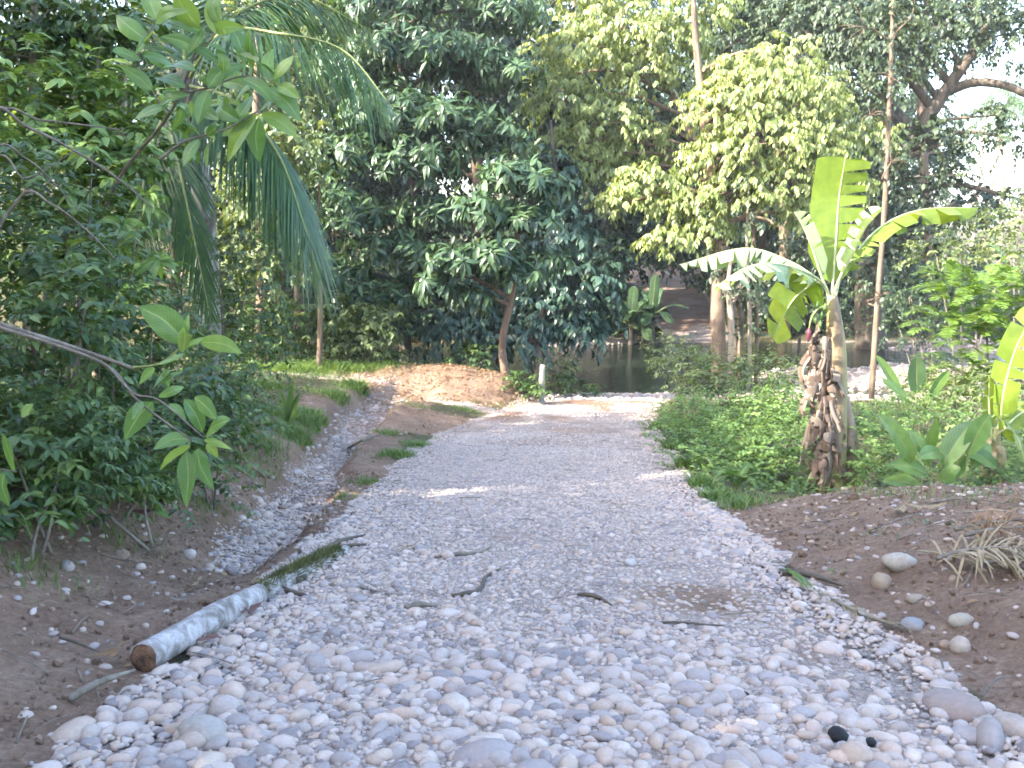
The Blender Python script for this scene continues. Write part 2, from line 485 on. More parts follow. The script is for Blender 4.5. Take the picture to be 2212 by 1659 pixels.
def soil_mask(x, y):
    """bare dug soil: the right-hand spoil, the cut left bank, the mound and the island"""
    w = .5 * fbm(x * 1.3, y * 1.3, 91, 3)
    r, l = edge_r(y), edge_l(y)
    right = sstep(-.1, .1, x - r) * (1 - sstep(8.8, 9.6, y + w)) * (1 - sstep(5.5, 7.5, x - r + w))
    left = sstep(-.1, .1, l - x) * (1 - sstep(1.1, 1.8, l - x + w)) * (1 - sstep(10, 13, y))
    isl = np.exp(-((x + 1.15) / .8) ** 4 - ((y - 16.2) / 1.5) ** 4)
    gul = np.exp(-((x - gully_x(y)) / .95) ** 4) * sstep(6, 9, y) * (1 - sstep(19, 21, y))
    mound = np.exp(-((x + 1.5) / 2.0) ** 2 - ((y - 20.8) / 1.2) ** 2) * 1.2
    far = np.exp(-((x - 8.5) / 4) ** 2 - ((y - 58) / 10) ** 2)
    return np.clip(np.maximum.reduce([right, left, isl, mound, far, gul]), 0, 1)

def spaced(lo, hi, fine0, fine1, h, grow):
    v = list(np.arange(fine0, fine1 + 1e-6, h))
    s = h
    while v[-1] < hi: s *= grow; v.append(v[-1] + s)
    s = h
    while v[0] > lo: s *= grow; v.insert(0, v[0] - s)
    return np.array(v)

def grid_mesh(name, X, Y, Z, mat, attrs, parent=None):
    ny, nx = X.shape
    mb = MB()
    i, j = np.meshgrid(np.arange(ny - 1), np.arange(nx - 1), indexing='ij')
    f = np.stack([i * nx + j, i * nx + j + 1, (i + 1) * nx + j + 1, (i + 1) * nx + j], -1).reshape(-1, 4)
    mb.add(np.stack([X, Y, Z], -1).reshape(-1, 3), f, .5)
    o = mb.build(name, mat, parent)
    for k, a in attrs.items():
        at = o.data.attributes.new(k, 'FLOAT', 'POINT')
        at.data.foreach_set('value', a.astype(np.float32).ravel())
    return o

def ground_material(name, road_only=False):
    m, nt, bs, out = mat_new(name)
    co = coords(nt)
    # forest floor: dark litter and moss
    n1, n2 = noise(nt, 1.1, 6, .65, co), noise(nt, 9, 5, .65, co)
    floor = mixc(nt, n1, ramp(nt, [(.3, (.045, .035, .022)), (.55, (.10, .075, .045)), (.75, (.17, .115, .07))], n2), ramp(nt, [(.3, (.05, .055, .022)), (.7, (.12, .125, .05))], n2))
    # dug soil: red-brown with crumbs
    n3, n4 = noise(nt, 26, 6, .7, co), noise(nt, 2.2, 4, .6, co)
    soil = ramp(nt, [(.25, (.10, .06, .042)), (.5, (.225, .145, .10)), (.72, (.38, .28, .205))], mixc(nt, .45, n3, n4))
    # gravel: rounded cells at two sizes over sand
    def cells(sc):
        v = nt.nodes.new('ShaderNodeTexVoronoi')
        v.inputs['Scale'].default_value = sc
        nt.links.new(co, v.inputs['Vector'])
        return v.outputs['Distance'], v.outputs['Color']
    d1, c1 = cells(34)
    d2, c2 = cells(75)
    sx = nt.nodes.new('ShaderNodeSeparateXYZ'); nt.links.new(c1, sx.inputs[0])
    sy = nt.nodes.new('ShaderNodeSeparateXYZ'); nt.links.new(c2, sy.inputs[0])
    pal = [(.0, (0.291, 0.257, 0.246)), (.3, (0.430, 0.382, 0.352)), (.55, (0.547, 0.479, 0.436)), (.8, (0.500, 0.410, 0.346)), (1., (0.605, 0.541, 0.508))]
    g1 = ramp(nt, pal, sx.outputs[0]); g2 = ramp(nt, pal, sy.outputs[1])
    shadowed_sand = ramp(nt, [(.3, (.21, .155, .125)), (.7, (.40, .33, .285))], noise(nt, 4, 5, .65, co))  # sand colour, darkened to carry the contact shadow between stones
    g = mixc(nt, ramp(nt, [(.30, (1, 1, 1)), (.46, (0, 0, 0))], d2), shadowed_sand, g2)
    g = mixc(nt, ramp(nt, [(.28, (1, 1, 1)), (.44, (0, 0, 0))], math_(nt, 'ADD', d1, math_(nt, 'MULTIPLY', sx.outputs[2], .12))), g, g1)
    earthy = ramp(nt, [(.42, (0, 0, 0)), (.62, (1, 1, 1))], noise(nt, .9, 5, .6, co))
    g = mixc(nt, math_(nt, 'MULTIPLY', earthy, .55), g, shadowed_sand)
    ga = math_(nt, 'ADD', attr(nt, 'gravel'), math_(nt, 'MULTIPLY', math_(nt, 'SUBTRACT', noise(nt, 14, 4, .6, co), .5), .7))
    gm = ramp(nt, [(.38, (0, 0, 0)), (.62, (1, 1, 1))], ga)
    sa = math_(nt, 'ADD', attr(nt, 'soil'), math_(nt, 'MULTIPLY', math_(nt, 'SUBTRACT', noise(nt, 5, 4, .6, co), .5), .8))
    sm = ramp(nt, [(.35, (0, 0, 0)), (.65, (1, 1, 1))], sa)
    c = mixc(nt, gm, mixc(nt, sm, floor, soil), g)
    nt.links.new(c, bs.inputs['Base Color'])
    bs.inputs['Roughness'].default_value = .9
    bs.inputs['Specular IOR Level'].default_value = .25
    hg = math_(nt, 'SUBTRACT', 1.0, math_(nt, 'MINIMUM', d1, d2))
    h = mixc(nt, gm, math_(nt, 'MULTIPLY', n3, 1.4), hg)
    bump(nt, bs, h, 1.0, .03)
    return m

M['ground'] = ground_material('earth_and_litter')
gx = spaced(-160, 200, -5.5, 7.5, .085, 1.06)
gy = spaced(-60, 380, 1.0, 12, .085, 1.035)
X, Y = np.meshgrid(gx, gy)
ground = grid_mesh('ground', X, Y, terrain(X, Y), M['ground'], {'gravel': gravel_mask(X, Y), 'soil': soil_mask(X, Y)})
ground['kind'] = 'structure'

M['road'] = ground_material('gravel_road')
ry = np.concatenate([np.arange(-6, 14, .1), np.arange(14, 76, .25)])
ru = np.linspace(0, 1, 48)
Yr, Ur = np.meshgrid(ry, ru, indexing='ij')
Xr = edge_l(Yr) + (edge_r(Yr) - edge_l(Yr)) * (Ur * .96 + .02)
Zr = terrain(Xr, Yr) + .012 + .02 * np.sin(np.pi * Ur) - .03 * (1 - np.clip(np.minimum(Ur, 1 - Ur) * 10, 0, 1))
dusty = np.clip(1.0 - .5 * sstep(.05, .45, fbm(Xr * 1.1, Yr * .8, 301, 4)) - .75 * np.exp(-((Xr - 1.0) / .55) ** 2 - ((Yr - 5.1) / .5) ** 2) - .5 * np.exp(-((Xr - 1.35) / .35) ** 2 - ((Yr - 4.1) / .5) ** 2)
                - .55 * sstep(35.5, 39, Yr) - .5 * sstep(17.0, 18.5, Yr) * (1 - sstep(21, 22, Yr)) * (.6 + fbm(Xr, Yr, 8)), 0, 1)
road = grid_mesh('road', Xr, Yr, Zr, M['road'], {'gravel': dusty, 'soil': np.ones_like(Xr)})
road['kind'] = 'structure'

# creek water
m, nt, bs, out = mat_new('creek_water')
bs.inputs['Base Color'].default_value = (.018, .024, .016, 1)
bs.inputs['Roughness'].default_value = .07
bs.inputs['IOR'].default_value = 1.33
co = coords(nt)
mp = nt.nodes.new('ShaderNodeMapping'); mp.inputs['Scale'].default_value = (1, 2.2, 1); nt.links.new(co, mp.inputs[0])
bump(nt, bs, noise(nt, 3.5, 4, .55, mp.outputs[0], .8), .4, .05)
M['water'] = m
wx = np.linspace(-60, 70, 60); wy = np.linspace(21.5, 36.5, 12)
WX, WY = np.meshgrid(wx, wy)
water = grid_mesh('water', WX, WY, WX * 0 + WATER_Z, M['water'], {})
water['kind'] = 'structure'

# ------------------------------------------------------------------ stones
m, nt, bs, out = mat_new('river_stone')
oi = nt.nodes.new('ShaderNodeObjectInfo')
co = coords(nt)
c = ramp(nt, [(0, (0.174, 0.165, 0.179)), (.1, (0.291, 0.268, 0.268)), (.22, (0.430, 0.376, 0.346)), (.36, (0.512, 0.439, 0.380)), (.5, (0.430, 0.336, 0.268)), (.58, (0.326, 0.296, 0.296)), (.68, (0.419, 0.370, 0.352)),
              (.8, (0.581, 0.502, 0.447)), (.9, (0.488, 0.365, 0.296)), (1, (0.547, 0.490, 0.458))], oi.outputs['Random'])
c = mixc(nt, .6, c, ramp(nt, [(.3, (.55, .51, .47)), (.7, (1.25, 1.22, 1.2))], noise(nt, 2.4, 6, .75, co)), 'MULTIPLY')
dust = ramp(nt, [(.42, (0, 0, 0)), (.66, (1, 1, 1))], noise(nt, 1.3, 5, .7, co))
c = mixc(nt, math_(nt, 'MULTIPLY', dust, .6), c, (.29, .22, .18))
nt.links.new(c, bs.inputs['Base Color'])
bs.inputs['Roughness'].default_value = .8
bs.inputs['Specular IOR Level'].default_value = .3
bump(nt, bs, noise(nt, 9, 4, .6, co), .12, .05)
M['stone'] = m

def stone_mesh(seed, flat):
    bm = bmesh.new()
    bmesh.ops.create_icosphere(bm, subdivisions=2, radius=1)
    r = np.random.default_rng(seed)
    ks = r.normal(size=(5, 3)); ph = r.random(5) * 6
    el = r.uniform(.68, .95)
    cut = unit(r.normal(size=(3, 3)))
    for v in bm.verts:
        p = np.array(v.co)
        s = 1 + .055 * sum(math.sin(float(ks[k] @ p) * 1.5 + ph[k]) for k in range(5))
        p = p * s
        for cdir in cut:                       # worn flats
            h = p @ cdir
            if h > .78: p = p - cdir * (h - .78) * .6
        v.co = (p[0], p[1] * el, p[2] * flat)
    me = bpy.data.meshes.new('stone')
    bm.to_mesh(me); bm.free()
    for f in me.polygons: f.use_smooth = True
    me.materials.append(M['stone'])
    return me
STONES = [stone_mesh(40 + k, fl) for k, fl in enumerate([.5, .62, .45, .7, .56, .66, .4, .58, .75, .52])]

def jitter(x0, x1, y0, y1, h):
    a, b = np.meshgrid(np.arange(x0, x1, h), np.arange(y0, y1, h))
    n = a.size
    return a.ravel() + rng.uniform(-.5, .5, n) * h, b.ravel() + rng.uniform(-.5, .5, n) * h

def coarse(x, y):
    s = (x - edge_l(y)) / (edge_r(y) - edge_l(y)) * 2 - 1
    e = sstep(.55, .95, np.abs(s)) * (1 - .55 * sstep(7, 12, y))
    nf = (1 - sstep(3.9, 5.4, y + .5 * fbm(x, y, 13)))
    lf = sstep(.15, .6, -s) * (1 - sstep(5, 8, y)) * .7
    b = np.exp(-((x - 1.0) / .5) ** 2 - ((y - 5.1) / .5) ** 2) + .6 * np.exp(-((x - 1.35) / .35) ** 2 - ((y - 4.1) / .45) ** 2)
    b = b + .75 * sstep(.1, .42, fbm(x * 1.1, y * .8, 301, 4)) * sstep(-.75, -.2, s) + .8 * np.exp(-((x - 1.55) / .3) ** 2 - ((y - 3.7) / .5) ** 2) + .5 * np.exp(-((x - .5) / .6) ** 2 - ((y - 6.2) / .7) ** 2)
    return np.clip(np.maximum.reduce([e, nf, lf, .16 + 0 * x]) * (1 - .9 * np.clip(b, 0, 1)), 0, 1), np.clip(b, 0, 1) * .8

PX, PY, PS = [], [], []
def take(x, y, keep, s):
    PX.append(x[keep]); PY.append(y[keep]); PS.append(s[keep])
x, y = jitter(-2.6, 2.7, 2.2, 9, .056)
cf, br = coarse(x, y); g = gravel_mask(x, y)
take(x, y, (rng.random(x.size) < .9 * cf) & (g > .35), (.017 + .026 * rng.random(x.size) ** 1.7) * (1 + .25 * (y < 4.2)) * (1 + .6 * (rng.random(x.size) < .06)))
x, y = jitter(-2.6, 3, 2.2, 15, .042)
cf, br = coarse(x, y); g = gravel_mask(x, y)
take(x, y, (rng.random(x.size) < (.26 + .6 * cf) * (1 - .85 * br)) & (g > .3), rng.uniform(.011, .023, x.size))
x, y = jitter(-2.6, 3, 2.2, 15, .033)
cf, br = coarse(x, y); g = gravel_mask(x, y)
take(x, y, (rng.random(x.size) < .72 * (1 - .8 * br)) & (g > .25), rng.uniform(.008, .019, x.size))
x, y = jitter(-4.5, 4.5, 12, 24.2, .062)
g = gravel_mask(x, y)
take(x, y, (rng.random(x.size) < .5 - .45 * sstep(.05, .4, fbm(x * 1.1, y * .8, 301, 4))) & (g > .3), rng.uniform(.012, .026, x.size))
x, y = jitter(-3.6, -1.2, 5.5, 20, .10)                      # the gully: bigger, bluer stones
take(x, y, (rng.random(x.size) < .6) & (gully_mask(x, y) + .8 * fbm(x * 2.4, y * 2.4, 4) > .34) & (x < edge_l(y) - .12), .014 + .05 * rng.random(x.size) ** 2)
x, y = jitter(.6, 24, 21.8, 35, .15)                         # creek shore and bars
take(x, y, (rng.random(x.size) < .75) & (gravel_mask(x, y) > .4) & (terrain(x, y) > WATER_Z - .09), rng.uniform(.03, .085, x.size) * (1 + .9 * (rng.random(x.size) < .06)))
x, y = jitter(-4.5, 7, 2.3, 10, .12)                         # odd stones in the bare soil
take(x, y, (rng.random(x.size) < .5) & (soil_mask(x, y) > .4) & (gravel_mask(x, y) < .4), rng.uniform(.007, .030, x.size) * (1 + .7 * (rng.random(x.size) < .04)))
PX, PY, PS = np.concatenate(PX), np.concatenate(PY), np.concatenate(PS)
PZ = terrain(PX, PY)
onroad = (PX > edge_l(PY)) & (PX < edge_r(PY))
U_ = np.clip((PX - edge_l(PY)) / (edge_r(PY) - edge_l(PY)), 0, 1)
PZ = PZ + PS * rng.uniform(-.12, .16, len(PX)) + onroad * (.010 + .02 * np.sin(np.pi * U_) * (PY < 76))
ROT = rng.random((len(PX), 3)) * np.array([.5, .5, 6.28]) - np.array([.25, .25, 0])
SCL = PS[:, None] * rng.uniform(.8, 1.25, (len(PX), 3))
IDX = rng.integers(0, len(STONES), len(PX))
# the 300 that show largest are objects of their own
inv = (np.abs(PX) < .56 * (PY + .5)) & (PY > 2.75)
order = np.argsort(-(PS / np.hypot(PX, PY)) * inv)[:300]
src = {}
for k in order:
    o = bpy.data.objects.new('stone', STONES[IDX[k]])
    COL.objects.link(o)
    o.parent = road if onroad[k] else ground
    o.location = (PX[k], PY[k], PZ[k]); o.rotation_euler = tuple(ROT[k]); o.scale = tuple(SCL[k])
    src.setdefault(int(IDX[k]), o)
rest = np.ones(len(PX), bool); rest[order] = False

def point_scatter(name, pts, rot, scl, idx, sources, label, cat, parent=None):
    """one object: a shape on every point"""
    me = bpy.data.meshes.new(name)
    me.vertices.add(len(pts)); me.vertices.foreach_set('co', pts.astype(np.float32).ravel())
    for nm, typ, dat in (('rot', 'FLOAT_VECTOR', rot), ('scl', 'FLOAT_VECTOR', scl)):
        a = me.attributes.new(nm, typ, 'POINT'); a.data.foreach_set('vector', dat.astype(np.float32).ravel())
    a = me.attributes.new('idx', 'INT', 'POINT'); a.data.foreach_set('value', idx.astype(np.int32))
    o = bpy.data.objects.new(name, me); COL.objects.link(o)
    ng = bpy.data.node_groups.new(name, 'GeometryNodeTree')
    ng.interface.new_socket('Geometry', in_out='INPUT', socket_type='NodeSocketGeometry')
    ng.interface.new_socket('Geometry', in_out='OUTPUT', socket_type='NodeSocketGeometry')
    N = ng.nodes.new
    gi, go = N('NodeGroupInput'), N('NodeGroupOutput')
    g2i = N('GeometryNodeGeometryToInstance')
    for s in reversed(sources):
        oi = N('GeometryNodeObjectInfo'); oi.inputs['Object'].default_value = s; oi.transform_space = 'ORIGINAL'
        oi.inputs['As Instance'].default_value = True
        ng.links.new(oi.outputs['Geometry'], g2i.inputs[0])
    def named(nm, typ):
        n = N('GeometryNodeInputNamedAttribute'); n.data_type = typ; n.inputs[0].default_value = nm
        return n.outputs[0]
    ip = N('GeometryNodeInstanceOnPoints')
    ng.links.new(gi.outputs[0], ip.inputs['Points'])
    ng.links.new(g2i.outputs[0], ip.inputs['Instance'])
    ip.inputs['Pick Instance'].default_value = True
    ng.links.new(named('idx', 'INT'), ip.inputs['Instance Index'])
    e2r = N('FunctionNodeEulerToRotation'); ng.links.new(named('rot', 'FLOAT_VECTOR'), e2r.inputs[0])
    ng.links.new(e2r.outputs[0], ip.inputs['Rotation'])
    ng.links.new(named('scl', 'FLOAT_VECTOR'), ip.inputs['Scale'])
    ng.links.new(ip.outputs[0], go.inputs[0])
    md = o.modifiers.new('scatter', 'NODES'); md.node_group = ng
    o['kind'] = 'stuff'
    tag(o, label, cat)
    return o
keys = sorted(src)
remap = np.array([keys.index(k) if k in keys else 0 for k in range(len(STONES))])
point_scatter('gravel', np.stack([PX, PY, PZ], -1)[rest], ROT[rest], SCL[rest], remap[IDX[rest]], [src[k] for k in keys],
              'pale grey river gravel spread over the track, gully and creek shore', 'gravel')

# clods of dug soil
m, nt, bs, out = mat_new('soil_clod')
oi = nt.nodes.new('ShaderNodeObjectInfo')
c = ramp(nt, [(0, (.20, .13, .09)), (.5, (.28, .19, .135)), (1, (.42, .32, .245))], oi.outputs['Random'])
nt.links.new(c, bs.inputs['Base Color']); bs.inputs['Roughness'].default_value = .95
bs.inputs['Specular IOR Level'].default_value = .15
bump(nt, bs, noise(nt, 4, 5, .7, coords(nt)), .6, .2)
M['clod'] = m
def clod_mesh(seed):
    bm = bmesh.new(); bmesh.ops.create_icosphere(bm, subdivisions=2, radius=1)
    r = np.random.default_rng(seed)
    for v in bm.verts:
        v.co = v.co * float(r.uniform(.62, 1.1)); v.co.z *= .7
    me = bpy.data.meshes.new('clod'); bm.to_mesh(me); bm.free(); me.materials.append(M['clod'])
    return me
x, y = jitter(-5, 7.5, 2.3, 11, .045)
k = (soil_mask(x, y) > .35) & (gravel_mask(x, y) < .5) & (rng.random(x.size) < .5)
x2, y2 = jitter(-4, 1, 15, 22.3, .09)
k2 = (soil_mask(x2, y2) > .35) & (rng.random(x2.size) < .4)
cx, cyy = np.concatenate([x[k], x2[k2]]), np.concatenate([y[k], y2[k2]])
cs = (.004 + .014 * rng.random(cx.size) ** 2) * (1 + 1.2 * (rng.random(cx.size) < .04))
cl_src = []
for s in range(4):
    o = bpy.data.objects.new('clod', clod_mesh(s)); COL.objects.link(o)
    px, py = 2.6 + .37 * s, 5.2 + .3 * s
    o.location = (px, py, tz(px, py) + .006); o.scale = (.03,) * 3; o.parent = ground
    cl_src.append(o)
point_scatter('soil_crumbs', np.stack([cx, cyy, terrain(cx, cyy) + cs * .25], -1), rng.random((cx.size, 3)) * 6.28, cs[:, None] * rng.uniform(.7, 1.3, (cx.size, 3)),
              rng.integers(0, 4, cx.size), cl_src, 'brown crumbs of dug soil on the spoil and banks', 'soil')

# ================================================================== PLANT BUILDERS
def tree(name, label, cat, trunk, radii, clumps, leaf, mat, bark, style='whorl', size=.25, per=7, density=1.0, group=None, limbs=True, hollow=.45, droop=None, base=None, twig=.35, hang=.6, under=.5):
    """trunk: world points; clumps: (centre, radius or 3 radii, number of twigs)"""
    trunk = np.asarray(trunk, float)
    b = trunk[0] if base is None else np.asarray(base, float)
    root = thing(name, label, cat, b, group)
    mb = MB(); add_tube(mb, trunk, radii, k=9, rough=.12)
    tk = mb.build('trunk', bark, root, b)
    path = spline(trunk, 40)
    prad = np.interp(np.linspace(0, 1, 40), np.linspace(0, 1, len(radii)), radii)
    cr = MB()
    tw = MB()
    for (c, rad, n) in clumps:
        c = np.asarray(c, float)
        n = int(n * density)
        r3 = np.broadcast_to(np.asarray(rad, float), (3,))
        if limbs:
            dd = np.linalg.norm((path - c) * np.array([1, 1, .8]) , axis=1) + np.where(path[:, 2] > c[2] - .2, 2.0, 0)
            k = int(np.argmin(dd)); k = max(k, 6)
            s = path[k]
            mid = (s + c) / 2 + np.array([0, 0, .12 * np.linalg.norm(c - s)]) + rng.normal(0, .08, 3)
            lb = MB(); r0 = min(prad[k] * .7, .02 + .035 * np.linalg.norm(c - s))
            add_tube(lb, [s, mid, c], [r0, r0 * .6, max(.008, r0 * .3)], 9, 6, .1)
            lb.build('limb', bark, root, b)
            for q in range(5):
                e = c + sphere_dirs(1)[0] * r3 * .8
                add_tube(tw, [c, (c + e) / 2 + np.array([0, 0, .05]), e], [max(.007, r0 * .3), .008, .004], 5, 4)
        tips, outs = clump_tips(c, r3, n, hollow, under)
        sh = np.clip(rng.normal(.5, .22, len(tips)), 0, 1)
        if style == 'whorl': whorls(cr, leaf, tips, outs, per, size, .2, .35 if droop is None else droop, .3, sh)
        else: sprays(cr, leaf, tips, outs, per, size, twig, .6 if droop is None else droop, hang, sh)
    o = cr.build('crown', mat, root, b)
    o['kind'] = 'stuff'
    if tw.n: tw.build('twigs', bark, root, b)['kind'] = 'stuff'
    return root

def pinnate(mb, path, n, length, width, angle=55, droop=.4, up=(0, 0, 1), start=.08, seg=3, jit=.06, prof=None, fold=.25, down=0.0):
    """leaflets both sides of a rib"""
    c = spline(path, 60)
    t = unit(np.gradient(c, axis=0))
    up = np.broadcast_to(np.asarray(up, float), c.shape)
    side = unit(np.cross(t, up)); nrm = np.cross(side, t)
    s = np.linspace(start, .995, n)
    k = np.clip((s * 59).astype(int), 0, 59)
    pr = prof(s) if prof else (np.sin(np.pi * (s * .82 + .14)) ** .7)
    for sg in (-1, 1):
        L = length * pr * rng.uniform(.88, 1.08, n)
        an = np.radians(angle - 22 * s) + rng.normal(0, jit, n)
        d = t[k] * np.cos(an)[:, None] + sg * side[k] * np.sin(an)[:, None] + nrm[k] * fold + np.array([0, 0, -1.0]) * down
        d = unit(d + rng.normal(0, jit, (n, 3)))
        wv = unit(np.cross(d, nrm[k] + 1e-3))
        q = np.linspace(0, 1, seg + 1)
        pos = c[k][:, None] + d[:, None] * (L[:, None] * q[None])[..., None] + np.array([0, 0, -1.0]) * (droop * rng.uniform(.6, 1.4, n)[:, None] * L[:, None] * q[None] ** 2)[..., None]
        w = width * np.array([.6, 1.0, .7, .06] if seg == 3 else [.7, 1, .06])[None] * np.sqrt(np.clip(pr, .2, 1))[:, None]
        v = np.stack([pos - wv[:, None] * w[..., None] / 2, pos + wv[:, None] * w[..., None] / 2], 2)     # n, seg+1, 2, 3
        m = seg + 1
        f = []
        for i in range(seg): f.append([2 * i, 2 * i + 1, 2 * i + 3, 2 * i + 2])
        f = (np.array(f)[None] + (np.arange(n) * 2 * m)[:, None, None]).reshape(-1, 4)
        mb.add(v.reshape(-1, 3), f, np.repeat(np.clip(rng.normal(.5, .2, n), 0, 1), seg))
    return mb

def frond(parent, b, path, length, width, mat, rib, n=70, name='frond', r=.018, **kw):
    m1 = MB(); add_tube(m1, path, [r, r * .7, r * .2], 24, 6)
    o = m1.build(name, rib, parent, b)
    m2 = MB(); pinnate(m2, path, n, length, width, **kw)
    l = m2.build('leaflets', mat, o); l['kind'] = 'stuff'
    # children of an offset-free part: bring the leaflets to the same origin
    l.location = tuple(-np.asarray(b, float))
    return o

def blade(path, width, up, tears=0.0, fold=.25, curl=.3, n=44, prof=None, seed=0, torn=(3, 9), only=None):
    """a long paddle leaf: two half blades off a rib, split along the side veins where torn"""
    r = np.random.default_rng(seed)
    c = spline(path, n + 1)
    t = unit(np.gradient(c, axis=0))
    up = np.broadcast_to(np.asarray(up, float), c.shape)
    side = unit(np.cross(t, up)); nrm = np.cross(side, t)
    s = np.linspace(0, 1, n + 1)
    w = width * (prof(s) if prof else np.clip(np.minimum(1, (s / .14) ** .6) * np.clip((1 - s) / .16, 0, 1) ** .55, .02, 1)) / 2
    mb = MB()
    q = np.array([0, .33, .68, 1.0])
    all_tears = tears
    for sg in (-1, 1):
        i = 0
        tears = all_tears if only in (None, sg) else 0.0
        while i < n:
            k = n - i if tears <= 0 else min(n - i, int(r.integers(*torn)))
            if tears > 0 and r.random() > tears: k = min(n - i, k * 2)
            dr = r.normal(0, .35) * tears
            sh = r.normal(0, .02) * tears
            idx = np.arange(i, i + k + 1)
            ww = w[idx] * (1 - .10 * tears * r.random())
            a = fold + dr + 0 * s[idx]
            taper = np.ones(k + 1)
            if tears > 0: taper[0] = taper[-1] = .97
            pts = c[idx][:, None] + sg * side[idx][:, None] * (ww * taper)[:, None, None] * (q * np.cos(fold + dr * q))[None, :, None] \
                + nrm[idx][:, None] * (ww[:, None] * (q * np.sin(a[:, None]) - curl * q ** 2))[..., None] \
                + t[idx][:, None] * (ww[:, None] * q * .12)[..., None]
            if tears > 0 and k > 1:
                pts[0, 1:] += t[idx[0]] * .012 * q[1:, None] * 2; pts[-1, 1:] -= t[idx[-1]] * .012 * q[1:, None] * 2
            m = 4
            a_, b_ = np.meshgrid(np.arange(k), np.arange(3), indexing='ij')
            f = np.stack([a_ * m + b_, a_ * m + b_ + 1, (a_ + 1) * m + b_ + 1, (a_ + 1) * m + b_], -1).reshape(-1, 4)
            if sg < 0: f = f[:, ::-1]
            uv = np.stack([np.broadcast_to(.5 + sg * q / 2, (k + 1, 4)), np.broadcast_to(s[idx][:, None], (k + 1, 4))], -1).reshape(-1, 2)
            mb.add(pts.reshape(-1, 3), f, np.clip(r.normal(.5, .2), 0, 1), uv)
            i += k
    return mb, c

def paddle_leaf(parent, b, path, width, up, mat, rib, stalk=None, r=.02, name='leaf', label=None, **kw):
    """blade part with its midrib as a sub-part; stalk: extra points before the blade"""
    mb, c = blade(path, width, up, **kw)
    o = mb.build(name, mat, parent, b)
    if label: o['label'] = label
    m2 = MB()
    full = (list(stalk) if stalk is not None else []) + [c[0], c[len(c) // 3], c[2 * len(c) // 3], c[-1]]
    add_tube(m2, full, [r * 1.5, r, r * .8, r * .5, r * .15], 26, 6)
    l = m2.build('midrib', rib, o); l.location = tuple(-np.asarray(b, float))
    return o

def shrub(name, label, base, clumps, leaf, mat, style='spray', size=.1, per=7, stems=4, bark=None, group=None, cat='shrub', hollow=.3, twig=.25, droop=.4, hang=.35, spread=.35):
    base = np.asarray(base, float)
    root = thing(name, label, cat, base, group)
    st = []
    for i in range(stems):
        c = np.asarray(clumps[i % len(clumps)][0], float)
        b0 = base + np.array([rng.normal(0, spread * .4), rng.normal(0, spread * .4), -.05])
        mb = MB()
        L = np.linalg.norm(c - b0)
        r0 = .008 + .008 * L
        add_tube(mb, [b0, (b0 * .6 + c * .4) + rng.normal(0, .05 * L, 3), c + rng.normal(0, .05, 3)], [r0, r0 * .7, r0 * .35], 10, 6, .1)
        mb.build('stem', bark or M['twig'], root, base)
    cr = MB()
    for (c, rad, n) in clumps:
        tips, outs = clump_tips(np.asarray(c, float), rad, n, hollow, .35)
        sh = np.clip(rng.normal(.5, .22, len(tips)), 0, 1)
        if style == 'whorl': whorls(cr, leaf, tips, outs, per, size, .35, droop, .35, sh)
        else: sprays(cr, leaf, tips, outs, per, size, twig, droop, hang, sh)
    o = cr.build('foliage', mat, root, base); o['kind'] = 'stuff'
    return root

def dup(root, loc, rz=0.0, sc=1.0, label=None):
    """a copy of a thing with copies of its parts and their sub-parts"""
    r = root.copy(); COL.objects.link(r)
    r.location = tuple(float(a) for a in loc); r.rotation_euler = (0, 0, rz); r.scale = (sc, sc, sc * 1.0)
    if label: r['label'] = label
    for ch in list(root.children):
        c = ch.copy(); COL.objects.link(c); c.parent = r
        for g in list(ch.children):
            d = g.copy(); COL.objects.link(d); d.parent = c
    return r

# ================================================================== TREES
def CL(px, py, d, r, n, sq=.8):
    rr = np.broadcast_to(np.asarray(r, float), (3,)).copy()
    rr[2] *= sq
    return (P(px, py, d), rr, n)

# the broad-leaved tree with rosettes beside the post
b = on_ground(1092, 21.6)
tree('broadleaf_tree', 'young broad-leaved tree with leaf rosettes and vine-wrapped trunk behind the pale post', 'tree',
     [b - [0, 0, .1], P(1085, 740, 21.6), P(1104, 640, 21.6), P(1118, 500, 21.6), P(1110, 380, 21.4)], [.10, .085, .08, .06, .02],
     [CL(1105, 385, 21.2, .75, 60, .55), CL(1040, 450, 21.0, .65, 46, .55), CL(1150, 470, 21.2, .6, 44, .55), CL(985, 560, 20.8, .62, 46, .55), CL(1075, 545, 20.7, .6, 44, .55),
      CL(1120, 590, 20.9, .5, 30, .55), CL(940, 610, 20.9, .5, 26, .55), CL(1175, 560, 21.3, .45, 24, .55), CL(1020, 640, 21.0, .42, 22, .55), CL(1180, 400, 21.8, .5, 24, .55)],
     LEAF_LONG, M['leaf_cacao'], M['bark_brown'], 'whorl', .30, 9, 1.15, droop=.55, under=.15)

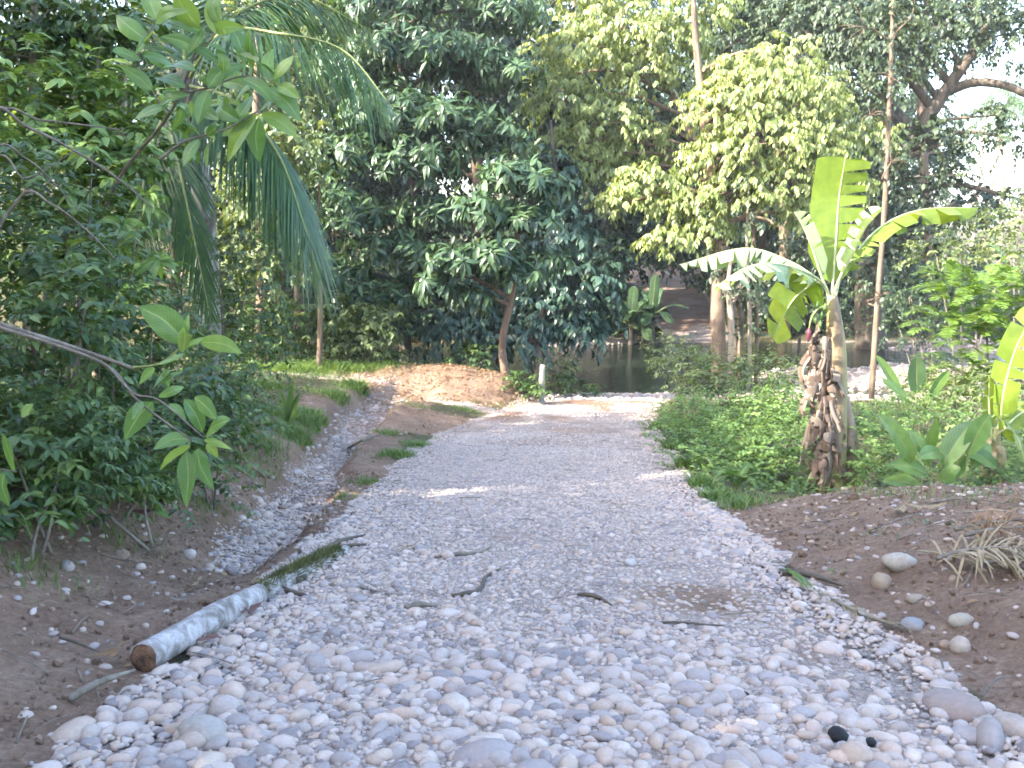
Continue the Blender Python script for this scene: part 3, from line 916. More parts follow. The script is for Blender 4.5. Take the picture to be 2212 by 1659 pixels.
# the big dark broad-leaved trees behind it
b = on_ground(880, 24.8)
tree('broadleaf_tree', 'large dark broad-leaved tree filling the middle behind the leaf-covered mound', 'tree',
     [b - [0, 0, .1], P(875, 680, 24.8), P(905, 500, 24.9), P(880, 300, 25), P(860, 80, 25.2), P(850, -120, 25.2)], [.17, .15, .13, .11, .08, .03],
     [CL(850, 250, 24, (1.5, 1.2, 1.0), 130, .55), CL(980, 260, 24, (1.2, 1.1, .9), 110, .55), CL(760, 330, 23.8, (1.1, 1, .9), 95, .55), CL(1060, 300, 24.4, 1.0, 80, .55), CL(900, 350, 23.6, 1.1, 90, .55),
      CL(760, 470, 23.5, 1.0, 80, .55), CL(720, 590, 23.3, .9, 75, .55), CL(800, 640, 23.3, .95, 80, .55), CL(850, 540, 23.6, .9, 70, .55), CL(930, 460, 24, .9, 60, .55), CL(760, 720, 23.2, .7, 46, .55),
      CL(700, 440, 24, .9, 60, .55), CL(880, 120, 24.6, 1.3, 100, .55), CL(760, 160, 25, 1.2, 90, .55), CL(990, 130, 25, 1.2, 90, .55), CL(1090, 160, 25.2, 1.1, 80, .55), CL(830, 20, 25, 1.4, 100, .55), CL(960, 0, 25.4, 1.3, 90, .55),
      CL(1080, 40, 25.6, 1.2, 80, .55), CL(920, 600, 24.6, .9, 50, .55), CL(860, 700, 24.8, .8, 40, .55)],
     LEAF_LONG, M['leaf_cacao'], M['bark_dark'], 'whorl', .29, 8, 1.25, droop=.5, under=.1)
b = on_ground(1150, 27.2)
tree('broadleaf_tree', 'dark leafy tree leaning over the creek between the mound and the far banana clump', 'tree',
     [[P(1160, 740, 26)[0], 22.9, tz(P(1160, 740, 26)[0], 22.9) - .1], P(1165, 720, 24.2), P(1190, 560, 25), P(1200, 420, 25.6), P(1190, 260, 26)], [.13, .12, .1, .07, .03],
     [CL(1240, 600, 25, .9, 90), CL(1190, 680, 24.6, .75, 60), CL(1280, 660, 25.2, .6, 50), CL(1210, 500, 25.4, .9, 80), CL(1140, 620, 25.2, .8, 60), CL(1260, 720, 24.8, .5, 40),
      CL(1190, 370, 26, .8, 60), CL(1130, 730, 24.2, .6, 44), CL(1040, 720, 24.2, .7, 50), CL(970, 720, 24.4, .7, 50), CL(1060, 640, 24.8, .8, 60)],
     LEAF_MID, M['leaf_blue'], M['bark_dark'], 'spray', .22, 8, 1.5)

# the yellow-green tree in the sun on the right bank
g0 = on_ground(1555, 24.5)
tree('sunlit_tree', 'large yellow-green tree with drooping sunlit leaves above the banana plant', 'tree',
     [g0 - [0, 0, .15], P(1550, 650, 24.6), P(1552, 520, 25), P(1530, 330, 25.6), P(1512, 180, 26), P(1500, 40, 26), P(1498, -80, 26)], [.21, .17, .15, .12, .10, .08, .03],
     [CL(1640, 190, 25.4, 1.15 * .92, 150, .68), CL(1560, 240, 25.2, .95 * .92, 100, .68), CL(1740, 225, 25.6, 1.1 * .92, 130, .68), CL(1640, 300, 24.8, 1.2 * .92, 140, .68), CL(1750, 330, 25, 1.0 * .92, 110, .68), CL(1560, 340, 24.9, .9 * .92, 90, .68),
      CL(1840, 300, 26, .9 * .92, 80, .68), CL(1590, 420, 24.6, .85 * .92, 80, .68), CL(1680, 400, 24.9, .8 * .92, 70, .68), CL(1480, 440, 24.8, .75 * .92, 75, .68), CL(1400, 400, 25, .8 * .92, 85, .68), CL(1350, 440, 25.2, .55 * .92, 45, .68), CL(1440, 520, 24.6, .5 * .92, 40, .68),
      CL(1520, 500, 24.6, .55 * .92, 40, .68), CL(1810, 400, 25.2, .7 * .92, 55, .68), CL(1700, 130, 26, .8 * .92, 60, .68), CL(1570, 160, 26, .6 * .92, 50, .68), CL(1730, 460, 25, .5 * .92, 35, .68)],
     LEAF_MID, M['leaf_yellow'], M['bark_brown'], 'spray', .165, 9, 1.6, twig=.42, hang=1.0, hollow=.6, under=.2)
g1 = on_ground(1590, 26.5)
tree('sunlit_tree', 'tall yellow-green tree with sunlit leaf domes up at the top edge, middle of picture', 'tree',
     [g1 - [0, 0, .15], P(1575, 620, 26.5), P(1545, 430, 27), P(1480, 260, 27.6), P(1420, 140, 28), P(1380, 20, 28)], [.15, .13, .12, .10, .08, .03],
     [CL(1250, 110, 27, 1.15 * .92, 130, .68), CL(1340, 60, 27, 1.2 * .92, 140, .68), CL(1440, 90, 27.2, 1.0 * .92, 100, .68), CL(1220, 220, 27, .9 * .92, 90, .68), CL(1300, 270, 26.8, 1.0 * .92, 105, .68), CL(1200, 320, 27, .55 * .92, 45, .68), CL(1270, 350, 26.8, .6 * .92, 50, .68),
      CL(1390, 160, 27, .9 * .92, 80, .68), CL(1500, 30, 27.4, 1.0 * .92, 80, .68), CL(1190, 170, 27.4, .6 * .92, 45, .68), CL(1370, -60, 27.4, 1.4 * .92, 100, .68), CL(1230, -20, 27.6, 1.2 * .92, 80, .68), CL(1380, 300, 27.2, .8 * .92, 60, .68), CL(1330, 370, 27, .6 * .92, 45, .68), CL(1480, 350, 27.6, .7 * .92, 40, .68)],
     LEAF_MID, M['leaf_yellow'], M['bark_brown'], 'spray', .165, 9, 1.6, twig=.42, hang=1.0, hollow=.6, under=.2)

# slim trunks beside the yellow-green tree
for (px, d, top, r0, r1, lab) in ((1577, 24.0, 545, .075, .05, 'slim pale trunk standing close against the sunlit tree, foreground of the pair'),
                                  (1598, 25.2, 600, .09, .07, 'short dark trunk right beside the sunlit tree'),
                                  (1632, 25.5, 300, .055, .03, 'thin upright trunk between the sunlit tree and the banana leaves'),
                                  (1617, 24.4, 380, .05, .03, 'crooked thin trunk with tufts of leaves between the sunlit tree and the banana')):
    b = on_ground(px, d)
    tree('sapling', lab, 'tree', [b - [0, 0, .1], P(px + 3, 700, d), P(px - 4, (700 + top) / 2, d), P(px + rng.uniform(-8, 8), top, d)], [r0, r0, (r0 + r1) / 2, r1 * .5],
         [CL(px - 8, top + 10, d, .45, 26), CL(px + 22, top + 80, d - .1, .35, 16), CL(px + 5, 640, d - .1, .22, 8), CL(px + 10, 720, d - .1, .2, 8)],
         LEAF_KITE, M['leaf_grey'], M['bark_pale'] if px in (1577, 1617) else M['bark_brown'], 'spray', .12, 7, 1.0)

# slim pole tree on the creek bar
b = on_ground(1884, 22.5)
tree('sapling', 'tall slim pole-like tree rising from the stony bar beyond the banana', 'tree',
     [b - [0, 0, .1], P(1896, 640, 22.5), P(1911, 450, 22.6), P(1920, 250, 22.6), P(1928, 40, 22.7), P(1930, -60, 22.7)], [.07, .06, .056, .05, .04, .025],
     [CL(1900, 640, 22.3, .45, 26), CL(1870, 60, 22.3, .8, 44), CL(1970, 40, 22.3, .8, 44), CL(1930, 170, 22.2, .5, 22), CL(1880, 250, 22.3, .45, 18), CL(1925, 350, 22.3, .4, 16), CL(1925, -40, 22.4, 1.0, 40)],
     LEAF_KITE, M['leaf_grey'], M['bark_brown'], 'spray', .13, 8, 1.1)

# the big spreading tree on the right, and its neighbours
b = on_ground(1880, 33.5)
R1 = tree('spreading_tree', 'big spreading tree with dark forking limbs on the far bank at right', 'tree',
     [b - [0, 0, .2], P(1880, 600, 33.5), P(1890, 450, 33.4), P(1960, 320, 33), P(2040, 200, 32.6), P(2120, 80, 32.4), P(2160, -60, 32.4)], [.55, .48, .42, .26, .20, .14, .05],
     [CL(1790, 330, 32, 1.0, 100), CL(1900, 330, 31.6, .9, 90), CL(1840, 420, 31.8, .9, 80), CL(1960, 420, 31.8, .8, 60), CL(1820, 170, 32, 1.3, 130), CL(1930, 110, 32, 1.3, 130), CL(2020, 60, 31.8, 1.3, 130),
      CL(2120, 20, 31.8, 1.3, 110), CL(2200, 70, 31.6, 1.2, 95), CL(2010, 290, 31.6, .55, 40), CL(2090, 310, 31.6, .5, 28), CL(1800, 40, 32.5, 1.5, 200), CL(1720, 60, 33, 1.3, 150), CL(1740, 150, 33.4, 1.1, 120), CL(1880, 20, 33, 1.4, 150), CL(2140, 250, 31.4, .45, 24), CL(2190, 300, 31.4, .6, 34), CL(1980, 520, 31.6, .9, 80), CL(1890, 560, 31.6, .9, 80), CL(1760, 520, 31.8, .8, 60),
      CL(2060, 380, 31.8, .4, 20), CL(2100, 470, 31.8, .5, 30), CL(2200, 430, 31.6, .5, 24)],
     LEAF_KITE_W, M['leaf_grey'], M['bark_dark'], 'spray', .17, 9, 1.55, twig=.5)
lb = MB(); add_tube(lb, [P(2040, 200, 32.6), P(2110, 178, 32.2), P(2200, 195, 31.8), P(2300, 270, 31.4)], [.16, .14, .12, .06], 20, 8, .1)
lb.build('limb', M['bark_dark'], R1, b - [0, 0, .2])
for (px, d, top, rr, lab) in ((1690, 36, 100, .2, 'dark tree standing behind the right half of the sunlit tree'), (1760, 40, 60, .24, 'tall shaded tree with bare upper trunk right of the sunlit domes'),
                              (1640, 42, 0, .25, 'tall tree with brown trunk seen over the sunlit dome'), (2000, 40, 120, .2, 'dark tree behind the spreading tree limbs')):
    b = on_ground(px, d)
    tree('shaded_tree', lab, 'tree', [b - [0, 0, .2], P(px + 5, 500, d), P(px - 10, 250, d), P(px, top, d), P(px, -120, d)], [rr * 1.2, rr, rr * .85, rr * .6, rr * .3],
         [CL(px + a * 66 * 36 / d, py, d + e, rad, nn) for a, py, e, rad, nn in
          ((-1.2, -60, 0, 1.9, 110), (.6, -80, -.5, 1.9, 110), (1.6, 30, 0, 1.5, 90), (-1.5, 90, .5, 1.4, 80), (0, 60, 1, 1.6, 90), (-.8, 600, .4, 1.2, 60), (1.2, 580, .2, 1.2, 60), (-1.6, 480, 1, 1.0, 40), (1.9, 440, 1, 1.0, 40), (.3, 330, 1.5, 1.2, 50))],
         LEAF_KITE_W, M['leaf_dark'], M['bark_brown'], 'spray', .26, 9, 1.7, twig=.5)  # their shade is put into the darker leaf colour and denser crowns

# left side: trees behind the thicket, up to the top of the picture
for (px, d, lab, cl) in ((560, 21.5, 'leafy tree right behind the hanging palm fronds', [(560, 560, .9, 80), (520, 470, .9, 80), (600, 440, .8, 60), (560, 330, 1, 80), (640, 330, .9, 60)]),
                         (640, 28, 'pale green tree at the top left of centre behind the arching frond', [(700, 60, 1.5, 110), (620, 120, 1.4, 100), (680, 200, 1.2, 80), (560, 40, 1.4, 90), (740, -40, 1.5, 90), (600, 250, 1.2, 70), (500, 120, 1.4, 80), (640, 420, 1.2, 60)])):
    b = on_ground(px, d)
    tree('leafy_tree', lab, 'tree', [b - [0, 0, .1], P(px + 6, 600, d), P(px - 6, 300, d), P(px, 0, d)], [.16, .14, .1, .04],
         [CL(a, c, d - .6, r_, n_) for a, c, r_, n_ in cl], LEAF_KITE_W, M['leaf_bush'], M['bark_brown'], 'spray', .17, 8, 1.5, twig=.4)

# thin reddish trunk near the sunlit grass
b = on_ground(690, 21.0)
tree('sapling', 'thin reddish trunk rising from the sunlit grass at left', 'tree', [b - [0, 0, .1], P(692, 640, 21), P(688, 520, 21), P(690, 380, 21)], [.06, .055, .05, .02],
     [CL(690, 400, 20.8, .5, 30), CL(720, 500, 20.8, .4, 20)], LEAF_MID, M['leaf_thicket'], M['bark_brown'], 'spray', .16, 7)

# ------------------------------------------------------------------ forest beyond the creek: two kinds, copied
def forest_proto(name, seed, h, spread, mat, leafsize):
    r = np.random.default_rng(seed)
    cl = []
    for k in range(17):
        a = r.random() * 6.28; q = r.random() ** .6
        cl.append((np.array([math.cos(a) * spread * q, math.sin(a) * spread * q, h * r.uniform(.32, 1.02)]), (1.5 + r.random(), 1.5 + r.random(), 1.2 + .5 * r.random()), 75))
    for k in range(6):
        a = r.random() * 6.28
        cl.append((np.array([math.cos(a) * spread * .6, math.sin(a) * spread * .6, h * r.uniform(.08, .35)]), (1.1, 1.1, .9), 45))
    return tree(name, '', 'tree', [[0, 0, -.3], [.15, .1, h * .3], [-.1, .2, h * .62], [.05, 0, h * .95]], [.26, .21, .16, .05], cl, LEAF_KITE_W, mat, M['bark_brown'], 'spray', leafsize, 8, 1.0, 'trees beyond the creek', twig=.6)
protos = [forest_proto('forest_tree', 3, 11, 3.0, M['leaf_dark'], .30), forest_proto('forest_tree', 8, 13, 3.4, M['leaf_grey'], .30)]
spots = [(1290, 40, 0, 'dark forest tree straight above the far banana clump'), (1040, 37, 0, 'forest tree seen between the rosette tree and the sunlit domes'), (1440, 62, 1, 'forest tree at the bend of the far track'),
         (870, 41, 1, 'forest tree behind the large dark broad-leaved tree'), (620, 38, 0, 'forest tree behind the arching palm frond'), (380, 34, 1, 'forest tree behind the young palm trunk'),
         (150, 44, 1, 'forest tree far behind the upper left thicket'), (1600, 54, 0, 'forest tree behind the sunlit tree trunks'), (1180, 55, 1, 'distant forest tree over the creek bend'), (1780, 56, 1, 'distant forest tree behind the shaded trees'),
         (740, 56, 0, 'distant forest tree left of the middle'), (1335, 52, 0, 'forest tree over the left verge of the far track'), (1545, 47, 1, 'forest tree right of the far track behind the thin trunks'), (1230, 47, 1, 'forest tree across the creek behind the leaning leafy tree'), (1900, 66, 0, 'distant forest tree behind the spreading tree')]  # trees by the far track and leaning tree added to darken creek reflection
for i, (px, d, k, lab) in enumerate(spots):
    b = on_ground(px, d)
    first = not any(s[2] == k for s in spots[:i])
    if first:
        o = protos[k]; o.location = tuple(b); o['label'] = lab; o.rotation_euler = (0, 0, i * 1.3)
    else:
        o = dup(protos[k], b, i * 1.3, rng.uniform(.9, 1.2), lab)

# unseen trees of the same wood, sized for shade; nearest added to block dapples
for i, (x, y, k, sc, lab) in enumerate([(-13, 6, 0, .85, 'tall dark tree in the wood off to the left, abreast of the log'), (-15, -1, 1, .78, 'tall tree in the wood off to the left, behind the viewer'), (-10.5, 0.5, 0, .85, 'dark tree beside the track off to the left'),
                                        (-9, -6, 1, .9, 'tree beside the track behind the viewer'), (-15, 9.2, 1, .9, 'tall tree in the wood off to the left behind the palm'), (-15.0, 21.5, 0, .85, 'tall dark tree in the wood left of the sunlit grass'), (-17, 24, 1, 1.0, 'tall tree by the creek off to the left'), (-7.6, -2.2, 0, .95, 'dark shade tree added beside the track behind the viewer'), (-6.5, -7.5, 1, .9, 'shade tree added farthest back beside the track behind the viewer'), (-8.8, 3.2, 1, .5, 'small tree just outside the left edge'), (-6.2, .7, 1, .55, 'small dark shade tree added beside the track just behind the viewer'), (-5.0, -3.6, 0, .7, 'dark shade tree added beside the track a few steps behind the viewer')]):
    dup(protos[k], (x, y, tz(x, y)), i * 2.1 + 1, sc, lab)

# far-off pale palms in the bright clearing at right
for i, (px, d, lean) in enumerate([(2105, 75, 3), (2140, 82, -4), (2178, 70, 5), (2080, 90, 2), (2200, 95, -3)]):
    b = on_ground(px, d)
    root = thing('distant_palm', ['pale palm trunk in the bright clearing, leftmost but one', 'pale palm trunk in the middle of the bright clearing', 'pale palm trunk in the bright clearing nearest the right edge group', 'leftmost pale palm in the bright clearing', 'farthest pale palm at the right edge of the clearing'][i], 'palm tree', b, 'palms in the bright clearing')
    h = 11 + i
    top = b + [lean * .2, 0, h]
    mb = MB(); add_tube(mb, [b - [0, 0, .2], b + [lean * .03, 0, h * .4], top], [.22, .17, .12], 14, 8)
    mb.build('trunk', M['bark_pale'], root, b)
    for q in range(11):
        a = q * 2.4; e = rng.uniform(-.1, .8)
        dv = np.array([math.cos(a), math.sin(a), 0])
        frond(root, b, [top, top + dv * 1.6 + [0, 0, 1.2 * e + .5], top + dv * 3.2 + [0, 0, .6 * e - .4], top + dv * 4.0 + [0, 0, -1.6]], .9, .07, M['leaf_palm'], M['stem_green'], 26, droop=.6, seg=2)

# ================================================================== LEFT BANK
def side_leaf(root, b, p0, p1, mat, w=.42, sag=.15, up=None, seed=0, rv=.5):
    """one large leaf from p0 to p1 with a short stalk"""
    p0, p1 = np.asarray(p0, float), np.asarray(p1, float)
    L = np.linalg.norm(p1 - p0)
    r = np.random.default_rng(seed)
    if up is None: up = unit(np.array([r.normal(0, .55), -.9, .6 + r.normal(0, .45)]))
    mid = (p0 + p1) / 2 + np.array([0, 0, sag * L]) * .5
    prof = lambda s: np.clip(np.sin(np.pi * np.clip(s, 0, 1) ** .85) ** .8 * (1 - .25 * s), .02, 1)
    bow = r.normal(0, .07) * L
    mb, c = blade([p0, mid + [bow, -abs(bow), 0], p1 - [0, 0, abs(r.normal(0, .05)) * L]], L * w * r.uniform(.85, 1.15), up, 0, r.uniform(.1, .5), r.uniform(0, .3), 12, prof, seed)
    mb.r = [np.full(len(x), rv) for x in mb.r]
    return mb.build('leaf', mat, root, b)

# thicket of small-leaved shrubs, nearest first
TH = [  # px, py, d, (clumps), leaf size, label
    (70, 1010, 5.3, [(40, 960, .40, 60), (110, 1030, .35, 50), (20, 1080, .3, 36), (150, 960, .3, 34)], .075, 'dark low shrub at the left edge under the big-leaved branch'),
    (250, 1060, 6.0, [(230, 990, .38, 60), (300, 1040, .34, 50), (180, 1060, .3, 40), (330, 960, .3, 36)], .07, 'low shrub on the dirt bank left of the fallen log'),
    (440, 1040, 7.4, [(420, 980, .38, 56), (470, 1020, .3, 44), (380, 920, .36, 46), (490, 930, .28, 34)], .065, 'low shrub at the foot of the thicket by the hanging leaves'),
    (520, 900, 9.6, [(440, 870, .42, 64), (500, 890, .34, 50), (410, 820, .45, 60), (490, 810, .4, 54)], .07, 'rounded shrub at the outer corner of the thicket'),
    (90, 760, 6.2, [(60, 700, .5, 85), (150, 760, .45, 70), (30, 800, .4, 54), (190, 660, .45, 70), (110, 860, .4, 50)], .08, 'shrub behind the bare branch at the left edge'),
    (300, 800, 7.6, [(270, 760, .42, 70), (350, 830, .4, 60), (220, 850, .4, 60), (330, 720, .3, 36), (300, 900, .4, 50)], .09, 'shrub in the middle of the thicket behind the large leaves'),
    (480, 760, 13.2, [(480, 700, .6, 80), (540, 740, .6, 72), (330, 640, .6, 60), (520, 650, .6, 70), (540, 790, .4, 40)], .08, 'shrub behind the hanging palm frond'),
    (470, 640, 12.3, [(480, 560, .42, 50), (425, 640, .4, 46), (530, 630, .42, 46), (470, 720, .45, 50), (550, 560, .35, 30), (400, 740, .4, 40)], .085, 'leafy shrub hiding the foot of the palm'),
    (60, 500, 7.0, [(50, 460, .55, 95), (140, 520, .5, 80), (20, 570, .5, 70), (100, 600, .5, 75), (10, 380, .5, 60)], .085, 'tangled shrub at the left edge below the bare twigs'),
    (250, 560, 8.6, [(160, 530, .42, 70), (240, 600, .38, 56), (150, 610, .42, 60), (200, 470, .36, 46), (220, 660, .42, 50)], .115, 'shrub left of the palm with pale leaf undersides'),
    (120, 260, 8.4, [(70, 220, .5, 75), (170, 270, .45, 66), (30, 300, .45, 60), (250, 370, .36, 50), (140, 360, .42, 56), (280, 250, .34, 40), (320, 330, .25, 24)], .13, 'tall shrub in the upper left tangle'),
    (160, 80, 9.6, [(40, 60, .6, 60), (150, 120, .45, 46), (250, 80, .4, 36), (20, 150, .6, 60), (140, -20, .6, 50)], .15, 'tall leafy shrub filling the upper left corner'),
]
for (px, py, d, cl, sz, lab) in TH:
    base = on_ground(px, d)
    shrub('thicket_shrub', lab, base, [(P(a, c, d + rng.uniform(-.25, .35)), np.array([r_, r_ * .9, r_ * .85]), int(n_ * 1.15)) for a, c, r_, n_ in cl],
          LEAF_KITE_W if sz < .07 else LEAF_MID, M['leaf_herb' if 'palm with' in lab or 'tall shrub' in lab else 'leaf_thicket'], 'spray', sz, 8, 4, group='shrubs of the left thicket', twig=.22, droop=.35, hang=.3)

# ferns on the bank
def fern(label, base, n, L, seed, tilt=.9):
    r = np.random.default_rng(seed)
    root = thing('fern', label, 'fern', base, 'ferns on the left bank')
    for i in range(n):
        a = i / n * 6.28 + r.normal(0, .3)
        dv = np.array([math.cos(a), math.sin(a), 0])
        l = L * r.uniform(.7, 1.15)
        p = [base, base + dv * l * .3 + [0, 0, l * .42 * tilt], base + dv * l * .7 + [0, 0, l * .5 * tilt], base + dv * l + [0, 0, l * .28 * tilt]]
        frond(root, base, p, l * .22, l * .035, M['leaf_fern'], M['stem_green'], 26, r=.006, seg=2, angle=72, droop=.15, prof=lambda s: np.clip(1.15 * (1 - s) ** .7 * np.minimum(1, s * 6), .04, 1))
    return root
FE = [(120, 1130, 'small fern hanging over the dirt bank at left'), (300, 1090, 'fern on the bank above the dead red leaf'), (90, 1010, 'fern with long fronds in the dark under the branch'),
      (420, 1010, 'fern beside the hanging large leaves'), (200, 1000, 'fern in the shade of the thicket middle'), (520, 960, 'fern at the thicket corner by the small upright plant'), (20, 1160, 'fern at the extreme left of the dirt bank'),
      (350, 880, 'fern high on the bank behind the large leaves'), (30, 900, 'fern at the left edge behind the pale round leaf')]
for i, (px, py, lab) in enumerate(FE):
    g = G(px, py) if py > 950 else on_ground(px, 7)
    fern(lab, g + [0, 0, -.02], 9, .62, i)
fern('low fern in the sun at the foot of the weeds by the road', on_ground(1600, 10.1), 9, .5, 31)
fern('small fern at the road edge below the banana plant', on_ground(1500, 11.2), 8, .4, 32)

# the branch with large leaves, reaching in from the left
d0 = 4.6
b = np.array([-3.3, 4.7, tz(-3.3, 4.7)])
root = thing('large_leaved_shrub', 'shrub reaching in from the left edge with a long bare branch and large pale leaves', 'shrub', b)
mb = MB(); add_tube(mb, [b - [0, 0, .1], b + [.05, 0, .9], P(-120, 655, d0 + .05), P(0, 700, d0), P(150, 748, d0 - .05), P(290, 796, d0 - .08)], [.03, .027, .02, .014, .011, .008], 36, 8, .08)
mb.build('stem', M['twig'], root, b)
def br(pts, r0, r1, mat='twig'):
    m_ = MB(); add_tube(m_, pts, [r0, (r0 + r1) / 2, r1], 18, 6, .06); m_.build('branch', M[mat], root, b)
br([P(285, 794, d0 - .08), P(345, 785, d0 - .1), P(395, 748, d0 - .12), P(430, 738, d0 - .12)], .006, .003, 'stem_green')
br([P(-60, 690, d0), P(110, 742, d0 - .1), P(235, 792, d0 - .15), P(300, 868, d0 - .2), P(415, 952, d0 - .25)], .009, .004)
br([P(235, 792, d0 - .15), P(290, 850, d0 - .25), P(345, 865, d0 - .3), P(440, 945, d0 - .3)], .006, .003)
br([P(-90, 1000, d0), P(-30, 1010, d0 - .1), P(35, 1018, d0 - .2)], .006, .003)
LF = [(405, 742, 300, 658, .5, .45), (392, 744, 408, 675, .45, .75), (395, 762, 397, 702, .45, .8), (432, 738, 522, 757, .36, .7), (400, 752, 458, 728, .3, .8), (340, 788, 402, 762, .3, .6),
      (352, 800, 365, 838, .5, .5), (330, 868, 268, 942, .55, .3), (342, 858, 398, 832, .42, .55), (365, 872, 402, 905, .5, .5), (398, 862, 438, 935, .55, .15), (420, 858, 468, 905, .45, .35), (445, 940, 498, 905, .7, .5),
      (412, 948, 330, 962, .5, .5), (440, 950, 502, 968, .3, .9), (412, 962, 345, 1012, .3, .95), (402, 975, 402, 1088, .5, .2), (428, 968, 462, 1052, .45, .25), (445, 960, 470, 985, .6, .95), (370, 800, 330, 840, .5, .5), (345, 830, 395, 800, .35, .4),
      (35, 1016, 72, 866, .0, .6), (32, 1022, 5, 930, .55, .45), (45, 900, 72, 872, 1.0, .65), (10, 1020, 20, 1090, .6, .4), (335, 795, 300, 830, .5, .45), (300, 865, 285, 905, .5, .4)]
for i, (a, c, e, f, w, rv) in enumerate(LF):
    if w < .05: continue
    q = np.random.default_rng(100 + i)
    side_leaf(root, b, P(a, c, d0 - .18), P(e, f, d0 - .18 + q.uniform(-.12, .06)), M['leaf_large'], w, .1, None, 100 + i, rv)

# broad-leaved seedlings along the foot of the thicket
for k, (px, py, lab, lv) in enumerate([(125, 1150, 'seedling with broad pale leaves above the left dirt bank', [(60, 1120), (190, 1100), (100, 1085), (160, 1150), (140, 1090), (75, 1150)]),
                                       (255, 1100, 'seedling with upright leaves at the foot of the thicket', [(240, 1040), (262, 1065), (285, 1085), (225, 1080), (300, 1060)]),
                                       (330, 1125, 'small seedling left of the hanging large leaf', [(300, 1090), (355, 1095), (335, 1070), (370, 1120)]),
                                       (545, 985, 'dry-stalked seedling at the gully corner of the thicket', [(525, 945), (560, 940), (580, 965), (530, 970)])]):
    g = G(px, py)
    root = thing('seedling', lab, 'plant', g)
    m_ = MB(); add_tube(m_, [g - [0, 0, .03], g + [.01, 0, .08], P(px, py - 45, g[1])], [.006, .005, .003], 8, 5); m_.build('stem', M['stem_green'], root, g)
    for i, (e, f) in enumerate(lv):
        side_leaf(root, g, P(px + (e - px) * .15, py - 30, g[1]), P(e, f, g[1] - .08), M['leaf_large'], .42, .2, None, 2000 + k * 10 + i, .25 + .1 * i)
# a sprig of drooping lime leaves before the palm frond
g = on_ground(300, 8.2)
root = thing('lime_sprig', 'sprig of drooping lime-green leaves before the palm frond', 'shrub', g)
m_ = MB(); add_tube(m_, [g - [0, 0, .05], P(285, 640, 8.3), P(300, 470, 8.2), P(318, 418, 8.1)], [.014, .012, .008, .004], 20, 6); m_.build('stem', M['twig'], root, g)
for i, (e, f) in enumerate([(292, 458), (306, 470), (330, 462), (345, 448), (290, 432), (340, 430), (322, 480), (270, 470), (350, 410), (285, 405)]):
    side_leaf(root, g, P(316, 422, 8.1), P(e, f, 8.0), M['leaf_large'], .36, .35, None, 2100 + i, .55 + .04 * i)
for k, (px, py, lab) in enumerate([(230, 560, 'leafy sprig in the thicket left of the hanging palm frond'), (150, 420, 'leafy sprig below the arching bare twigs'), (90, 520, 'leafy sprig in the thicket near the left edge'), (200, 330, 'leafy sprig behind the long bare twig'),
                                   (260, 480, 'leafy sprig beside the drooping lime leaves'), (60, 640, 'leafy sprig just above the bare branch at the left edge'), (340, 560, 'leafy sprig in front of the palm frond tips'), (180, 720, 'leafy sprig just behind the bare branch')]):
    d_ = 6.9
    g = on_ground(px - 25, d_ + .3)
    root = thing('leafy_sprig', lab, 'plant', g, 'broad-leaved sprigs in the thicket')
    c_ = P(px, py, d_)
    m_ = MB(); add_tube(m_, [g - [0, 0, .05], g * .5 + c_ * .5 + [-.06, .08, 0], c_], [.011, .008, .004], 16, 5); m_.build('stem', M['twig'], root, g)
    for i in range(8):
        q = np.random.default_rng(3000 + k * 10 + i); an = q.uniform(0, 6.28)
        side_leaf(root, g, c_, c_ + np.array([math.cos(an) * q.uniform(.09, .17), q.uniform(-.12, .05), -.05 + math.sin(an) * .1]), M['leaf_large'], .42, .2, None, 3000 + k * 10 + i, q.uniform(.1, .9))

# the sapling with large leaves at the upper left
d1 = 6.4
b = on_ground(150, d1 + 1.2)
root = thing('large_leaved_sapling', 'sapling with large bright leaves in front of the palm crown, upper left', 'sapling', b)
def br2(pts, r0, r1, name='branch', mat='twig'):
    m_ = MB(); add_tube(m_, pts, [r0, (r0 + r1) / 2, r1], 22, 6, .06); m_.build(name, M[mat], root, b)
br2([b - [0, 0, .1], P(170, 640, d1 + 1.2), P(250, 400, d1 + .8), P(370, 240, d1 + .1), P(440, 60, d1)], .022, .007, 'trunk')
br2([P(345, 345, d1), P(400, 305, d1 - .05), P(490, 278, d1 - .1), P(560, 238, d1 - .1)], .010, .004)
br2([P(395, 200, d1), P(450, 190, d1 - .05), P(520, 165, d1 - .1), P(590, 175, d1 - .1)], .009, .004)
br2([P(420, 130, d1), P(460, 80, d1 - .05), P(475, 50, d1 - .1)], .007, .004)
br2([P(375, 250, d1), P(330, 200, d1 - .05), P(300, 120, d1 - .1), P(340, 40, d1 - .1)], .008, .004)
